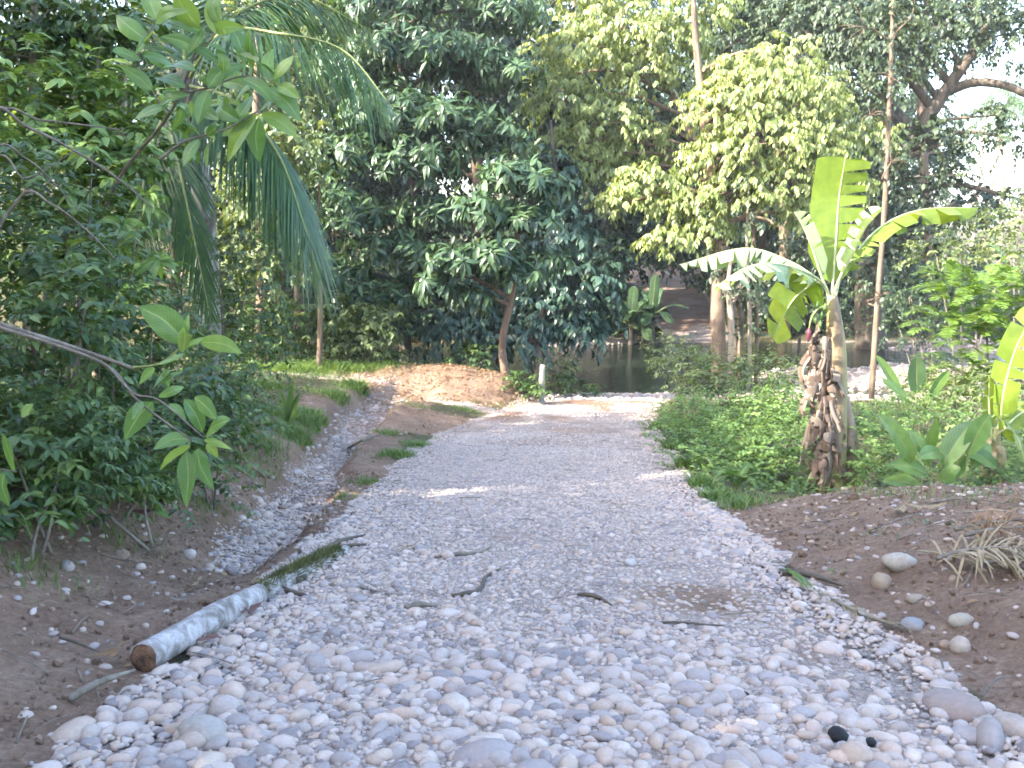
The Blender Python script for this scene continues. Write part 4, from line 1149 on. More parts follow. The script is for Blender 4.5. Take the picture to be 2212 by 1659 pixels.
LF = [(470, 75, 455, 0, .4, .9), (468, 70, 522, 58, .4, .85), (475, 55, 480, -10, .4, .8), (430, 60, 385, -5, .55, .95), (440, 70, 375, 45, .4, .4), (530, 140, 490, 50, .35, .35), (545, 150, 540, 65, .35, .3),
      (590, 172, 628, 126, .5, .9), (585, 178, 590, 115, .4, .7), (600, 185, 642, 205, .5, .75), (575, 190, 640, 250, .45, .4), (560, 240, 600, 215, .4, .5), (565, 245, 632, 290, .4, .8), (555, 250, 500, 335, .5, 1.0), (545, 255, 488, 285, .5, .7),
      (560, 255, 560, 335, .4, .35), (520, 262, 480, 230, .5, .45), (500, 275, 540, 210, .4, .4), (450, 190, 520, 140, .4, .4), (430, 110, 360, 80, .38, .3), (400, 190, 340, 170, .4, .35), (410, 205, 350, 230, .4, .35), (450, 195, 430, 260, .4, .5),
      (480, 180, 470, 110, .4, .6), (520, 168, 585, 215, .35, .3), (330, 195, 270, 150, .4, .4), (305, 130, 250, 110, .4, .35), (320, 90, 260, 40, .4, .6), (340, 45, 320, -10, .4, .8), (335, 50, 400, 20, .4, .7), (310, 120, 370, 140, .35, .4), (360, 230, 300, 250, .4, .5),
      (430, 300, 400, 350, .4, .5), (460, 290, 450, 350, .4, .4), (420, 100, 470, 130, .4, .3), (440, 62, 410, 110, .4, .4)]
for i, (a, c, e, f, w, rv) in enumerate(LF):
    q = np.random.default_rng(300 + i)
    side_leaf(root, b, P(a, c, d1 - .1), P(a + (e - a) * 1.15, c + (f - c) * 1.15, d1 - .1 + q.uniform(-.15, .15)), M['leaf_large'], w * 1.2, .08, None, 300 + i, rv)

q = np.random.default_rng(55)
for i in range(46):
    a0 = np.array([q.uniform(300, 600), q.uniform(20, 300)]); an = q.uniform(0, 6.28); L_ = q.uniform(28, 62)
    if a0[1] > 140 and a0[0] < 340: continue
    dd = d1 + q.uniform(-.25, .5)
    side_leaf(root, b, P(a0[0], a0[1], dd), P(a0[0] + math.cos(an) * L_, a0[1] + math.sin(an) * L_ * .8 + 12, dd + q.uniform(-.15, .15)), M['leaf_large'], q.uniform(.32, .5), .1, None, 800 + i, q.uniform(.1, .8))

# the young coconut palm
d2 = 12.5
b = on_ground(455, d2)
root = thing('palm_tree', 'young palm with lichen-white trunk and long drooping fronds at left', 'palm tree', b)
mb = MB(); add_tube(mb, [b - [0, 0, .1], P(445, 520, d2), P(434, 400, d2), P(418, 290, d2)], [.16, .135, .125, .13], 30, 12, .05)
mb.build('trunk', M['palm_bark'], root, b)
mb = MB(); add_tube(mb, [P(420, 330, d2 - .03), P(408, 260, d2 - .03), P(400, 190, d2), P(400, 140, d2)], [.13, .20, .17, .06], 16, 12, .3)
mb.build('crown_shaft', M['bark_dark'], root, b)
FR = [([(402, 180, 12.5), (480, 70, 12.0), (600, 72, 11.6), (740, 108, 11.4), (842, 225, 11.2)], 1.05, dict(down=.8, droop=.5)),
      ([(408, 190, 12.5), (520, 250, 11.9), (630, 400, 11.5), (692, 610, 11.4)], 1.1, dict(down=.85, droop=.5)),
      ([(392, 190, 12.4), (366, 250, 12.0), (402, 430, 11.4), (455, 690, 11.2)], .85, dict(down=.35, droop=.2, up=(.15, -1, .1), angle=42, fold=.0)),
      ([(395, 190, 12.5), (345, 270, 11.9), (310, 400, 11.4), (300, 560, 11.2)], .95, dict(down=.5, droop=.25, up=(-.3, -1, .2), angle=45, fold=0.0)),
      ([(400, 170, 12.5), (500, 40, 12.8), (640, -10, 13.0), (790, 60, 13.2)], .8, dict(down=.6, droop=.5)),
      ([(398, 170, 12.5), (320, 60, 12.8), (210, 40, 13.0), (110, 140, 13.2)], .8, dict(down=.6, droop=.5)),
      ([(400, 160, 12.5), (395, 0, 12.6), (430, -180, 12.7)], .7, dict(down=.1, droop=.3)),
      ([(408, 185, 12.4), (500, 215, 11.8), (600, 330, 11.3), (668, 520, 11.0)], .95, dict(down=.8, droop=.5)),
      ([(395, 185, 12.6), (300, 150, 12.8), (180, 210, 13.0), (90, 330, 13.1)], .8, dict(down=.7, droop=.5)),
      ([(400, 165, 12.6), (470, -20, 13.0), (560, -120, 13.4), (700, -150, 13.6)], .8, dict(down=.4, droop=.5))]
for pts, L, kw in FR:
    frond(root, b, [P(*q) for q in pts], L, .03, M['leaf_palm'], M['stem_green'], 96, r=.026, **kw)

# bare twigs and thin stems through the thicket
TW = [([(-30, 250, 6), (60, 275, 6), (160, 325, 6.1), (260, 390, 6.2), (330, 450, 6.3)], .010, 'long bare twig arching down through the upper left tangle'),
      ([(-20, 255, 6.2), (90, 260, 6.2), (180, 270, 6.2), (260, 280, 6.3)], .008, 'bare twig running level across the upper left tangle'),
      ([(-20, 330, 6), (60, 345, 6), (120, 400, 6.1), (165, 450, 6.2)], .007, 'short bare twig bending down at the left edge'),
      ([(-10, 345, 6.3), (50, 385, 6.3), (100, 365, 6.3), (170, 318, 6.4)], .007, 'thin twig rising to the right at the left edge'),
      ([(40, 430, 5.9), (110, 440, 5.9), (190, 500, 6.0), (250, 560, 6.0)], .008, 'bare twig above the dark shrub at the left edge')]
for pts, r0, lab in TW:
    p = [P(*q) for q in pts]
    base = np.array([p[0][0] - .6, p[0][1] + .1, 0]); base[2] = tz(base[0], base[1])
    root = thing('bare_stem', lab, 'stem', base)
    m_ = MB(); add_tube(m_, [base - [0, 0, .1], base * .5 + p[0] * .5 + [-.1, 0, .15], *p], [r0 * 1.9, r0 * 1.4, r0, r0 * .8, r0 * .45], 40, 6, .12)
    m_.build('stem', M['twig'], root, base)
for (px, d, top, r0, lab) in ((64, 9.5, -40, .045, 'straight pale sapling stem near the left edge'), (205, 9.0, 470, .03, 'short brown stem standing in the thicket'), (262, 10.5, -40, .03, 'thin dark sapling stem behind the upper left leaves'), (150, 10, -40, .025, 'thin pale sapling stem in the upper left')):
    b = on_ground(px, d)
    tree('sapling', lab, 'tree', [b - [0, 0, .1], P(px - 6, 500, d), P(px + 5, 250 if top < 0 else 490, d), P(px + 12, top, d)], [r0 * 1.3, r0, r0 * .9, r0 * .6],
         [CL(px + 20, max(top, 30) + 20, d - .1, .45, 24), CL(px - 30, max(top, 30) + 90, d - .1, .35, 14)], LEAF_MID, M['leaf_thicket'], M['bark_pale'], 'spray', .11, 7)

# the small upright plant by the gully
b = G(622, 930)
root = thing('upright_plant', 'small yellow-green plant with upright paddle leaves beside the gully', 'plant', b)
for i, (e, f, w, rv) in enumerate([(602, 835, .09, .8), (632, 822, .10, .7), (650, 845, .09, .75), (618, 870, .08, 1), (650, 890, .07, .95), (595, 900, .07, .3), (662, 925, .07, .5)]):
    tip = P(e, f, b[1] - .05 * (i % 3))
    paddle_leaf(root, b, [b + [0, 0, .08], (b + tip) / 2 + [0, 0, .06], tip], w, (.1, -.8, .5), M['leaf_herb'], M['stem_green'], r=.005, n=14, fold=.35, curl=.1, prof=lambda s: np.clip(np.sin(np.pi * s ** .9), .05, 1), seed=i)

# sunlit bushes behind the side track
for (px, d, cl, lab) in ((690, 22.4, [(680, 715, .55, 60), (720, 690, .5, 50), (650, 740, .4, 36), (730, 750, .45, 44)], 'sunlit yellowish bush behind the side track'),
                         (810, 22.2, [(800, 740, .5, 54), (830, 700, .45, 40), (780, 690, .4, 36), (840, 765, .3, 24)], 'bush with hanging pale leaves at the left end of the mound'),
                         (600, 22.0, [(590, 730, .5, 50), (560, 690, .5, 50), (620, 690, .4, 40), (540, 760, .4, 40)], 'leafy bush between the thicket and the sunlit bush')):
    b = on_ground(px, d)
    shrub('sunlit_bush', lab, b, [(P(a, c, d - .3), r_, n_) for a, c, r_, n_ in cl], LEAF_MID, M['leaf_bush'] if px != 600 else M['leaf_thicket'], 'spray', .15, 8, 5, twig=.3, hang=.5, group='bushes behind the side track')
# little shrubs at the mound's right end and round the trunk
for (px, d, cl, lab) in ((1125, 20.6, [(1120, 840, .3, 30), (1160, 850, .22, 20)], 'small fern-like bush between the mound and the pale post'),
                         (1020, 22.0, [(1010, 780, .35, 30), (1050, 770, .3, 24)], 'small bush on the creek side of the mound'),
                         (1235, 22.6, [(1230, 830, .3, 30), (1270, 845, .25, 22), (1200, 800, .4, 34)], 'dark low bush right of the pale post at the water edge')):
    b = on_ground(px, d)
    shrub('low_bush', lab, b, [(P(a, c, d), r_, n_) for a, c, r_, n_ in cl], LEAF_KITE, M['leaf_thicket'], 'spray', .13, 7, 4, twig=.25, group='low bushes at the creek edge')

# ================================================================== RIGHT BANK
# the banana plant
M['skirt'] = leaf_mat('dry_banana_leaf', [(.08, .055, .045), (.19, .14, .115), (.40, .34, .30)], .15, .8, 0, .2)
d = 11.0
b = on_ground(1805, d)
root = thing('banana_plant', 'tall banana plant with a skirt of dry leaves beside the road', 'banana plant', b)
mb = MB(); add_tube(mb, [b - [0, 0, .1], P(1800, 950, d), P(1806, 800, d), P(1804, 720, d), P(1798, 640, d)], [.17, .15, .12, .10, .055], 34, 14, .05)
M['pseudostem'] = bark_mat('banana_stem', [(.10, .065, .04), (.22, .16, .09), (.30, .28, .10), (.33, .33, .13)], 3.0, .22, .55, .3)
mb.build('pseudostem', M['pseudostem'], root, b)
b2 = on_ground(1838, d + .1)
mb = MB(); add_tube(mb, [b2 - [0, 0, .1], P(1834, 960, d + .1), P(1822, 860, d + .05)], [.115, .10, .07], 20, 12, .08)
M['dry_stem'] = bark_mat('dry_banana_stem', [(.13, .08, .05), (.28, .2, .14), (.42, .33, .25)], 4, .15, .9, .5)
mb.build('old_stem', M['dry_stem'], root, b)
BL = dict(mat=M['banana_leaf'], rib=M['stem_green'])
hub = P(1797, 650, d)
def bl(pts, width, up, stalk=None, mat='banana_leaf', **kw):
    return paddle_leaf(root, b, [P(*q) for q in pts], width, up, M[mat], M['banana_rib'], [hub - [0, 0, .15]] + [P(*q) for q in (stalk or [])], r=.016, **kw)
M['banana_rib'] = bark_mat('banana_midrib', [(.32, .36, .16), (.42, .45, .24), (.5, .5, .3)], 4, .3, .45, .1)
bl([(1799, 612, 11.0), (1806, 520, 11.05), (1812, 430, 11.1), (1826, 340, 11.05)], .60, (.05, 1, .1), [(1798, 632, 11)], tears=.55, only=-1, seed=12, fold=.1, curl=.02, n=60, torn=(2, 7), prof=lambda s: np.clip(np.minimum(1, (s / .22) ** .5) * np.minimum(1, ((1 - s) / .05) ** .5), .05, 1))
bl([(1776, 600, 10.95), (1754, 535, 10.9), (1736, 492, 10.9), (1716, 458, 10.9)], .26, (.8, .3, .6), [(1788, 632, 11)], 'banana_pale', tears=.25, seed=4, fold=1.0, curl=.1)
bl([(1818, 592, 10.9), (1846, 540, 10.85), (1868, 495, 10.8), (1908, 450, 10.7)], .30, (-.9, -.1, .5), [(1803, 632, 11)], 'banana_pale', tears=.5, seed=5, fold=.85, curl=.0)
bl([(1824, 585, 11.1), (1890, 500, 11.2), (1980, 455, 11.3), (2115, 448, 11.5)], .40, (-.2, .12, 1), [(1806, 632, 11)], tears=.9, seed=6, fold=-.75, curl=.05, torn=(2, 7))
bl([(1768, 605, 11.0), (1700, 562, 11.1), (1610, 536, 11.2), (1466, 572, 11.3)], .42, (.1, .05, 1), [(1790, 637, 11)], 'banana_pale', tears=1.0, seed=7, fold=-.8, curl=.1, torn=(2, 6))
bl([(1763, 600, 10.8), (1690, 572, 10.4), (1620, 575, 10.1), (1545, 620, 9.9)], .42, (.1, .02, 1), [(1790, 637, 11)], 'banana_pale', tears=1.1, seed=8, fold=-.85, curl=.1, torn=(2, 6))
bl([(1772, 612, 11.1), (1742, 622, 11.2), (1708, 655, 11.2), (1668, 735, 11.0)], .62, (-.3, .9, .35), [(1790, 637, 11)], tears=.5, seed=9, fold=.1, curl=.1, n=40)
# dry leaves hanging down the stem
q = np.random.default_rng(77)
for i in range(46):
    a = q.uniform(-3.1, -.9) if i % 4 else q.uniform(-3.1, .1)
    py = 700 + 325 * (i / 46) + q.uniform(-18, 18)
    xl = np.interp(py, [690, 800, 1050], [1790, 1788, 1790])
    c0 = P(xl - q.uniform(0, 22), py, d)
    out = np.array([math.cos(a), math.sin(a), 0])
    L = q.uniform(.2, .5) * (1.4 if i % 7 == 0 else 1)
    rr_ = np.interp(py, [690, 1050], [.05, .13])
    p0 = c0 + out * (rr_ + .04)
    p1 = p0 + out * q.uniform(.0, .09) + [0, 0, -L * .4]
    p2 = p0 + out * q.uniform(-.03, .14) + [q.normal(0, .05), 0, -L]
    zb = tz(p2[0], p2[1])
    if p2[2] < zb: p2[2] = zb + .02
    mbl, c = blade([c0 + out * .05 + [0, 0, .05], p0, p1, p2], q.uniform(.08, .2), unit(out + [q.normal(0, .5), 0, q.normal(.1, .2)]), .8, q.uniform(-.8, 1.2), q.uniform(.2, 1.3), 14, None, 500 + i, (2, 5))
    mbl.r = [np.clip(x * 0 + q.uniform(.05, .85), 0, 1) for x in mbl.r]
    mbl.build('dry_leaf', M['skirt'], root, b)
for i, (px, py) in enumerate([(1768, 672), (1778, 690), (1764, 700), (1774, 712), (1784, 676)]):
    c0 = P(px, py, d - .12)
    mb = MB(); add_tube(mb, [c0, c0 + [-.02, -.02, .05], c0 + [-.015, -.01, .11]], [.012, .022, .006], 8, 7); mb.build('green_banana', M['leaf_herb'], root, b)
mb = MB(); add_tube(mb, [P(1790, 660, d - .08), P(1766, 668, d - .15), P(1752, 690, d - .15), P(1748, 712, d - .15)], [.014, .012, .010, .008], 14, 6); mb.build('fruit_stalk', M['stem_green'], root, b)
m, nt, bs, out_ = mat_new('banana_flower'); bs.inputs['Base Color'].default_value = (.13, .03, .045, 1); bs.inputs['Roughness'].default_value = .5; M['flower'] = m
c0 = P(1748, 708, d - .15)
mb = MB(); add_tube(mb, [c0, c0 - [0, 0, .05], c0 - [0, 0, .11], c0 - [.005, 0, .16]], [.010, .032, .027, .004], 14, 10); mb.build('flower_bud', M['flower'], root, b)

# heliconia clump and the young banana at the right edge
d = 9.4
b = on_ground(2045, d)
root = thing('heliconia', 'clump of broad upright paddle leaves behind the soil heap at right', 'plant', b)
HL = [(1975, 1000, 1897, 894, .17), (1995, 1000, 2020, 905, .2), (2035, 1010, 2104, 908, .22), (2090, 985, 2138, 895, .18), (2038, 985, 1984, 990, .15), (2005, 1030, 1922, 1003, .15), (2085, 985, 2042, 1050, .16), (2082, 975, 2155, 1012, .16),
      (1995, 1058, 1905, 1040, .14), (2060, 1000, 2080, 920, .16), (2010, 1010, 1960, 930, .15), (2100, 1010, 2140, 960, .15), (2030, 1050, 2075, 1010, .13), (1960, 1050, 1940, 990, .12)]
for i, (x0, y0, x1, y1, w) in enumerate(HL):
    q = np.random.default_rng(600 + i)
    dd = d + q.uniform(-.35, .25)
    p0, p1 = P(x0, y0, dd), P(x1, y1, dd + q.uniform(-.2, .1))
    st = b + [(x0 - 2045) / F * d * .6, dd - d, 0]
    st[2] = tz(st[0], st[1]) - .03
    paddle_leaf(root, b, [p0, (p0 + p1) / 2 + [0, 0, .04], p1], w * 1.15, unit([q.normal(0, .4), -.7, .7]), M['leaf_large'], M['stem_green'], [st, (st + p0) / 2 + [0, 0, .05]], r=.007, n=18, fold=.3, curl=.12, seed=i,
                prof=lambda s: np.clip(np.sin(np.pi * s ** .8) ** .7, .04, 1))
d = 9.8
b = on_ground(2135, d)
root = thing('banana_plant', 'young banana plant at the right edge with one tall curved leaf', 'banana plant', b)
mb = MB(); add_tube(mb, [b - [0, 0, .1], P(2140, 1010, d), P(2152, 925, d)], [.10, .08, .045], 18, 10, .06); mb.build('pseudostem', M['pseudostem'], root, b)
hub = P(2150, 930, d)
for i, (pts, w, up) in enumerate([([(2160, 910, 9.8), (2172, 830, 9.7), (2200, 740, 9.6), (2262, 640, 9.5)], .34, (-.75, -.6, .35)), ([(2143, 945, 9.7), (2136, 880, 9.7), (2137, 815, 9.7)], .2, (-.5, .8, .1)), ([(2165, 930, 9.9), (2230, 880, 10), (2320, 880, 10.1)], .3, (0, -.2, 1)),
                                  ([(2160, 935, 9.7), (2190, 930, 9.5), (2215, 1000, 9.4)], .28, (.6, -.6, .5))]):
    paddle_leaf(root, b, [P(*q_) for q_ in pts], w, up, M['banana_leaf'], M['banana_rib'], [hub - [0, 0, .1]], r=.014, tears=.25, seed=30 + i, fold=.3, curl=.2)
for i in range(6):
    q = np.random.default_rng(900 + i); a = q.uniform(-2.6, -.5)
    c0 = P(2145, 945 + 12 * i, d); o_ = np.array([math.cos(a), math.sin(a), 0])
    mbl, c = blade([c0 + o_ * .05, c0 + o_ * .12 + [0, 0, -.1], c0 + o_ * .13 + [0, 0, -q.uniform(.3, .5)]], .12, unit(o_), .9, .5, .5, 12, None, i, (3, 7)); mbl.build('dry_leaf', M['frond_dry'], root, b)
d = 13.2
b = on_ground(1975, d)
root = thing('heliconia', 'dark upright paddle leaf standing before the stony bar at right', 'plant', b)
for i, (x0, y0, x1, y1, w) in enumerate([(1980, 850, 1980, 770, .24), (1945, 850, 1893, 768, .14), (2010, 860, 2050, 800, .16), (1965, 870, 1905, 820, .14)]):
    p0, p1 = P(x0, y0, d), P(x1, y1, d - .1)
    paddle_leaf(root, b, [p0, (p0 + p1) / 2 + [0, 0, .03], p1], w, unit([.2 * (i - 1), -.9, .3]), M['leaf_cacao'] if i == 0 else M['leaf_large'], M['stem_green'], [b - [0, 0, .05], (b + p0) / 2], r=.008, n=16, fold=.2, curl=.05, seed=i, prof=lambda s: np.clip(np.sin(np.pi * s ** .8) ** .5, .05, 1))

# weeds between the road and the banana
def weed(name, label, px, d, cl, leaf, mat, size, group, style='spray', stems=4, **kw):
    b = on_ground(px, d)
    return shrub(name, label, b, [(P(a, c, d + e), np.array([r_, r_, r_ * .8]), n_) for a, c, e, r_, n_ in cl], leaf, mat, style, size, kw.pop('per', 7), stems, group=group, cat=kw.pop('cat', 'weed'), **kw)
W = [(1470, 14.6, [(1450, 925, 0, .38, 80), (1500, 905, .3, .36, 70), (1475, 885, .6, .36, 60)], 'weeds at the far corner of the road under the dark post'),
     (1500, 12.8, [(1475, 985, 0, .38, 90), (1530, 950, .2, .38, 90), (1500, 930, .5, .4, 80)], 'bright weeds along the right road edge, upper patch'),
     (1560, 11.3, [(1520, 1030, -.2, .36, 90), (1580, 1010, 0, .38, 90), (1550, 980, .3, .38, 80), (1620, 1045, -.2, .32, 70)], 'bright weeds along the right road edge, lower patch'),
     (1660, 11.2, [(1640, 1005, 0, .4, 90), (1700, 1020, 0, .36, 80), (1660, 960, .3, .42, 80), (1720, 970, .3, .38, 70)], 'weeds directly left of the banana trunk'),
     (1610, 13.2, [(1590, 930, 0, .46, 90), (1650, 915, .2, .46, 90), (1620, 885, .4, .42, 70)], 'taller weeds behind the bright road-edge weeds'),
     (1730, 12.6, [(1710, 930, .2, .42, 80), (1730, 880, .5, .42, 70), (1690, 880, .6, .4, 60)], 'weeds behind the dry banana skirt'),
     (1890, 10.9, [(1880, 1020, 0, .38, 80), (1930, 990, .2, .38, 76), (1870, 960, .3, .36, 66), (1900, 1050, -.2, .3, 60)], 'weeds directly right of the banana trunk'),
     (1940, 12.5, [(1900, 935, 0, .42, 80), (1960, 915, .3, .42, 80), (2010, 900, .6, .42, 70)], 'low greenery between the banana and the stony bar'),
     (2130, 10.8, [(2090, 1000, .2, .38, 70), (2170, 1020, 0, .38, 76), (2200, 950, .2, .4, 70), (2120, 930, .5, .4, 66)], 'weeds around the young banana at the right edge'),
     (2190, 9.7, [(2200, 1040, 0, .3, 60), (2160, 1055, -.2, .22, 40)], 'low weeds on the soil crest at the right edge')]
for (px, d, cl, lab) in W:
    weed('weed_clump', lab, px, d, cl, LEAF_KITE_W, M['leaf_herb'], .062, 'weeds beyond the soil heap', per=8, twig=.22, droop=.25, hang=.1)
# pale twiggy bushes further back
Wb = [(1500, 17.5, [(1480, 792, 0, .5, 102), (1530, 822, .2, .5, 102), (1450, 762, .3, .35, 51)], 'pale bush overhanging the ford beside the dark post'),
      (1570, 17.0, [(1550, 822, 0, .55, 119), (1610, 842, .1, .5, 108), (1570, 872, -.2, .45, 85), (1640, 802, .3, .5, 85)], 'pale twiggy bush below the sunlit tree trunks'),
      (1680, 17.0, [(1660, 852, 0, .5, 102), (1710, 822, .2, .45, 85), (1690, 882, -.2, .4, 68)], 'pale twiggy bush left of the banana, by the creek'),
      (2000, 15.5, [(1990, 852, 0, .45, 85), (2050, 862, .2, .45, 85), (2020, 822, .4, .4, 68)], 'bush before the stony bar at right'),
      (2110, 14.5, [(2090, 862, 0, .45, 85), (2060, 832, .2, .4, 68), (2160, 842, .2, .5, 85)], 'bush behind the young banana leaf')]
for (px, d, cl, lab) in Wb:
    weed('pale_bush', lab, px, d, cl, LEAF_KITE, M['leaf_bush'], .085, 'pale bushes on the creek bank', cat='bush', twig=.28, droop=.3, hang=.3, stems=6)
# feathery shrubs at right
def feathery(label, px, d, spots, L=.55):
    b = on_ground(px, d)
    root = thing('feathery_shrub', label, 'shrub', b, 'feathery shrubs by the creek')
    m_ = MB(); add_tube(m_, [b - [0, 0, .1], b + [.05, 0, .8], P(px, spots[0][1] + 40, d)], [.035, .028, .015], 14, 7); m_.build('stem', M['twig'], root, b)
    mb = MB()
    for (a, c, r_, n_) in spots:
        cc = P(a, c, d)
        tips, outs = clump_tips(cc, (r_, r_, r_ * .6), n_, .2, .3)
        for t, o_ in zip(tips, outs):
            o_ = unit(o_ * [1, 1, .25])
            pinnate(mb, [t, t + o_ * L * .5 + [0, 0, .05], t + o_ * L - [0, 0, .06]], 11, .17, .05, angle=65, droop=.2, seg=2)
    mb.build('foliage', M['leaf_feather'], root, b)['kind'] = 'stuff'
feathery('yellow-green feathery shrub at right behind the young banana', 2130, 15.5, [(2120, 640, .7, 42), (2060, 700, .55, 30), (2180, 690, .6, 34), (2130, 740, .5, 24), (2190, 600, .4, 18), (2060, 640, .35, 14)])
feathery('feathery shrub low before the stony bar at right', 2100, 15.8, [(2090, 800, .45, 18), (2140, 830, .45, 18), (2060, 850, .4, 16)])
for (px, d, cl, lab) in ((2090, 24, [(2080, 520, 0, .8, 70), (2150, 560, 0, .8, 70), (2020, 560, 0, .7, 60), (2190, 500, 0, .7, 50)], 'pale leafy shrub below the bright clearing'),
                         (1990, 24.5, [(1970, 640, 0, .8, 70), (2040, 620, 0, .7, 60), (1940, 700, 0, .6, 50), (2010, 700, 0, .6, 50)], 'dark green shrub right of the slim pole tree'),
                         (2200, 19, [(2190, 560, 0, .6, 50), (2230, 640, 0, .7, 50), (2210, 480, 0, .5, 30)], 'pale shrub at the right edge above the young banana'),
                         (1830, 36, [(1800, 620, 0, 1.2, 90), (1870, 660, 0, 1.1, 80), (1750, 660, 0, 1.0, 70)], 'dark shrub across the creek behind the banana stem'),
                         (1690, 37, [(1680, 640, 0, 1.2, 90), (1720, 690, 0, .9, 60), (1640, 680, 0, .9, 60)], 'dark shrub across the creek behind the yellow hanging banana leaf'),
                         (1980, 37, [(1960, 700, 0, 1.1, 70), (2060, 690, 0, 1.1, 70), (2160, 700, 0, 1.2, 70)], 'dark shrub on the bank behind the far gravel bar')):
    weed('creek_shrub', lab, px, d, cl, LEAF_KITE_W, M['leaf_bush'] if 'pale' in lab else M['leaf_dark'], .12 if d < 30 else .2, 'shrubs along the creek', cat='shrub', twig=.35, stems=5)

# across the creek: banana clump and bushes by the far track
d = 34.6
b = on_ground(1390, d)
root = thing('banana_plant', 'dark banana clump across the creek left of the far track', 'banana plant', b)
q = np.random.default_rng(41)
for i, (sx, h, n) in enumerate(((1360, .8, 9), (1405, 1.1, 12), (1385, .5, 7))):
    s0 = on_ground(sx, d + .2 * i)
    top = s0 + [0, 0, h]
    mb = MB(); add_tube(mb, [s0 - [0, 0, .1], s0 + [.02, 0, h * .5], top], [.11, .09, .05], 10, 8); mb.build('pseudostem', M['bark_dark'], root, b)
    for k in range(n):
        a = k / n * 6.28 + q.normal(0, .25); e = q.uniform(.0, 1.1) if k else 1.5
        dv = np.array([math.cos(a) * math.cos(e), math.sin(a) * math.cos(e), math.sin(e)])
        L = q.uniform(1.1, 1.5)
        paddle_leaf(root, b, [top + dv * .15, top + dv * L * .55 + [0, 0, .06], top + dv * L - [0, 0, .35 * math.cos(e)]], .36, unit([dv[0] * -.3, -.1 - dv[1] * .3, 1]) if e < 1.3 else (0, -1, .2), M['leaf_cacao'], M['stem_green'], r=.014, n=16, fold=.15, curl=.2, seed=i * 20 + k)
for k, px in enumerate((1215, 1120, 1010, 900, 790, 680)):  # shrubs added to darken the creek's reflection and close bright gaps
    weed('far_shrub', ['added dark shrub on the far bank behind the rosette tree trunk', 'added dark shrub on the far bank straight behind the pale post', 'added dark shrub on the far bank behind the right end of the mound', 'added dark shrub on the far bank behind the mound crest', 'added dark shrub on the far bank behind the left end of the mound', 'added dark shrub on the far bank behind the sunlit bush'][(1, 0, 2, 3, 4, 5)[k]], px, 35.6,
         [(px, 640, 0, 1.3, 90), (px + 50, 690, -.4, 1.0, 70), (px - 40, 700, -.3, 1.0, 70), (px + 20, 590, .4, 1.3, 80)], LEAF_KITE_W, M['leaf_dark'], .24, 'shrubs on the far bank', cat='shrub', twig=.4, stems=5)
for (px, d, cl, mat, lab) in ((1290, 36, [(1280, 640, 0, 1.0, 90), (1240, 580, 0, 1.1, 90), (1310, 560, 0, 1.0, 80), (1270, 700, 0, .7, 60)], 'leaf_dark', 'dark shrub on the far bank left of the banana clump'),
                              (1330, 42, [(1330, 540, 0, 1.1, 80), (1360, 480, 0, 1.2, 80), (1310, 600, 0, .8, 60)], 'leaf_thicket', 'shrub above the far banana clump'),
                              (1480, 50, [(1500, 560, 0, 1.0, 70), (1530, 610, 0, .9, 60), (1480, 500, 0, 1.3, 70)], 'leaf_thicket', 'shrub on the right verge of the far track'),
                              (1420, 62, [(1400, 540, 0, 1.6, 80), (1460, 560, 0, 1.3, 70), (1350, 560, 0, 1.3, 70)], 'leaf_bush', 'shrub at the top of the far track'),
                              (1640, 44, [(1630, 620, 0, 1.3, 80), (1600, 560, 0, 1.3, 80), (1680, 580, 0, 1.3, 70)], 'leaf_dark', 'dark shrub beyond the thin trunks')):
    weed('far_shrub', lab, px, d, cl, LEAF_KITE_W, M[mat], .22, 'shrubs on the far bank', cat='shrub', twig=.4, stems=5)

# ================================================================== GROUND COVER
def gscatter(mb, tmpl, x, y, size, lean=.5, lift=0.0, rnd=None, face=None):
    n = len(x)
    if n == 0: return
    pos = np.stack([x, y, terrain(x, y) + lift * rng.random(n)], -1)
    a = rng.random(n) * 6.28
    dv = np.stack([np.cos(a) * lean, np.sin(a) * lean, np.ones(n)], -1) if face is None else np.stack([np.cos(a), np.sin(a), rng.normal(.05, .18, n)], -1)
    fc = np.stack([-np.cos(a), -np.sin(a), np.ones(n) * .4], -1) if face is None else np.array([0, 0, 1.0]) + rng.normal(0, .3, (n, 3))
    put(mb, tmpl, pos, dv, fc, size, rnd)

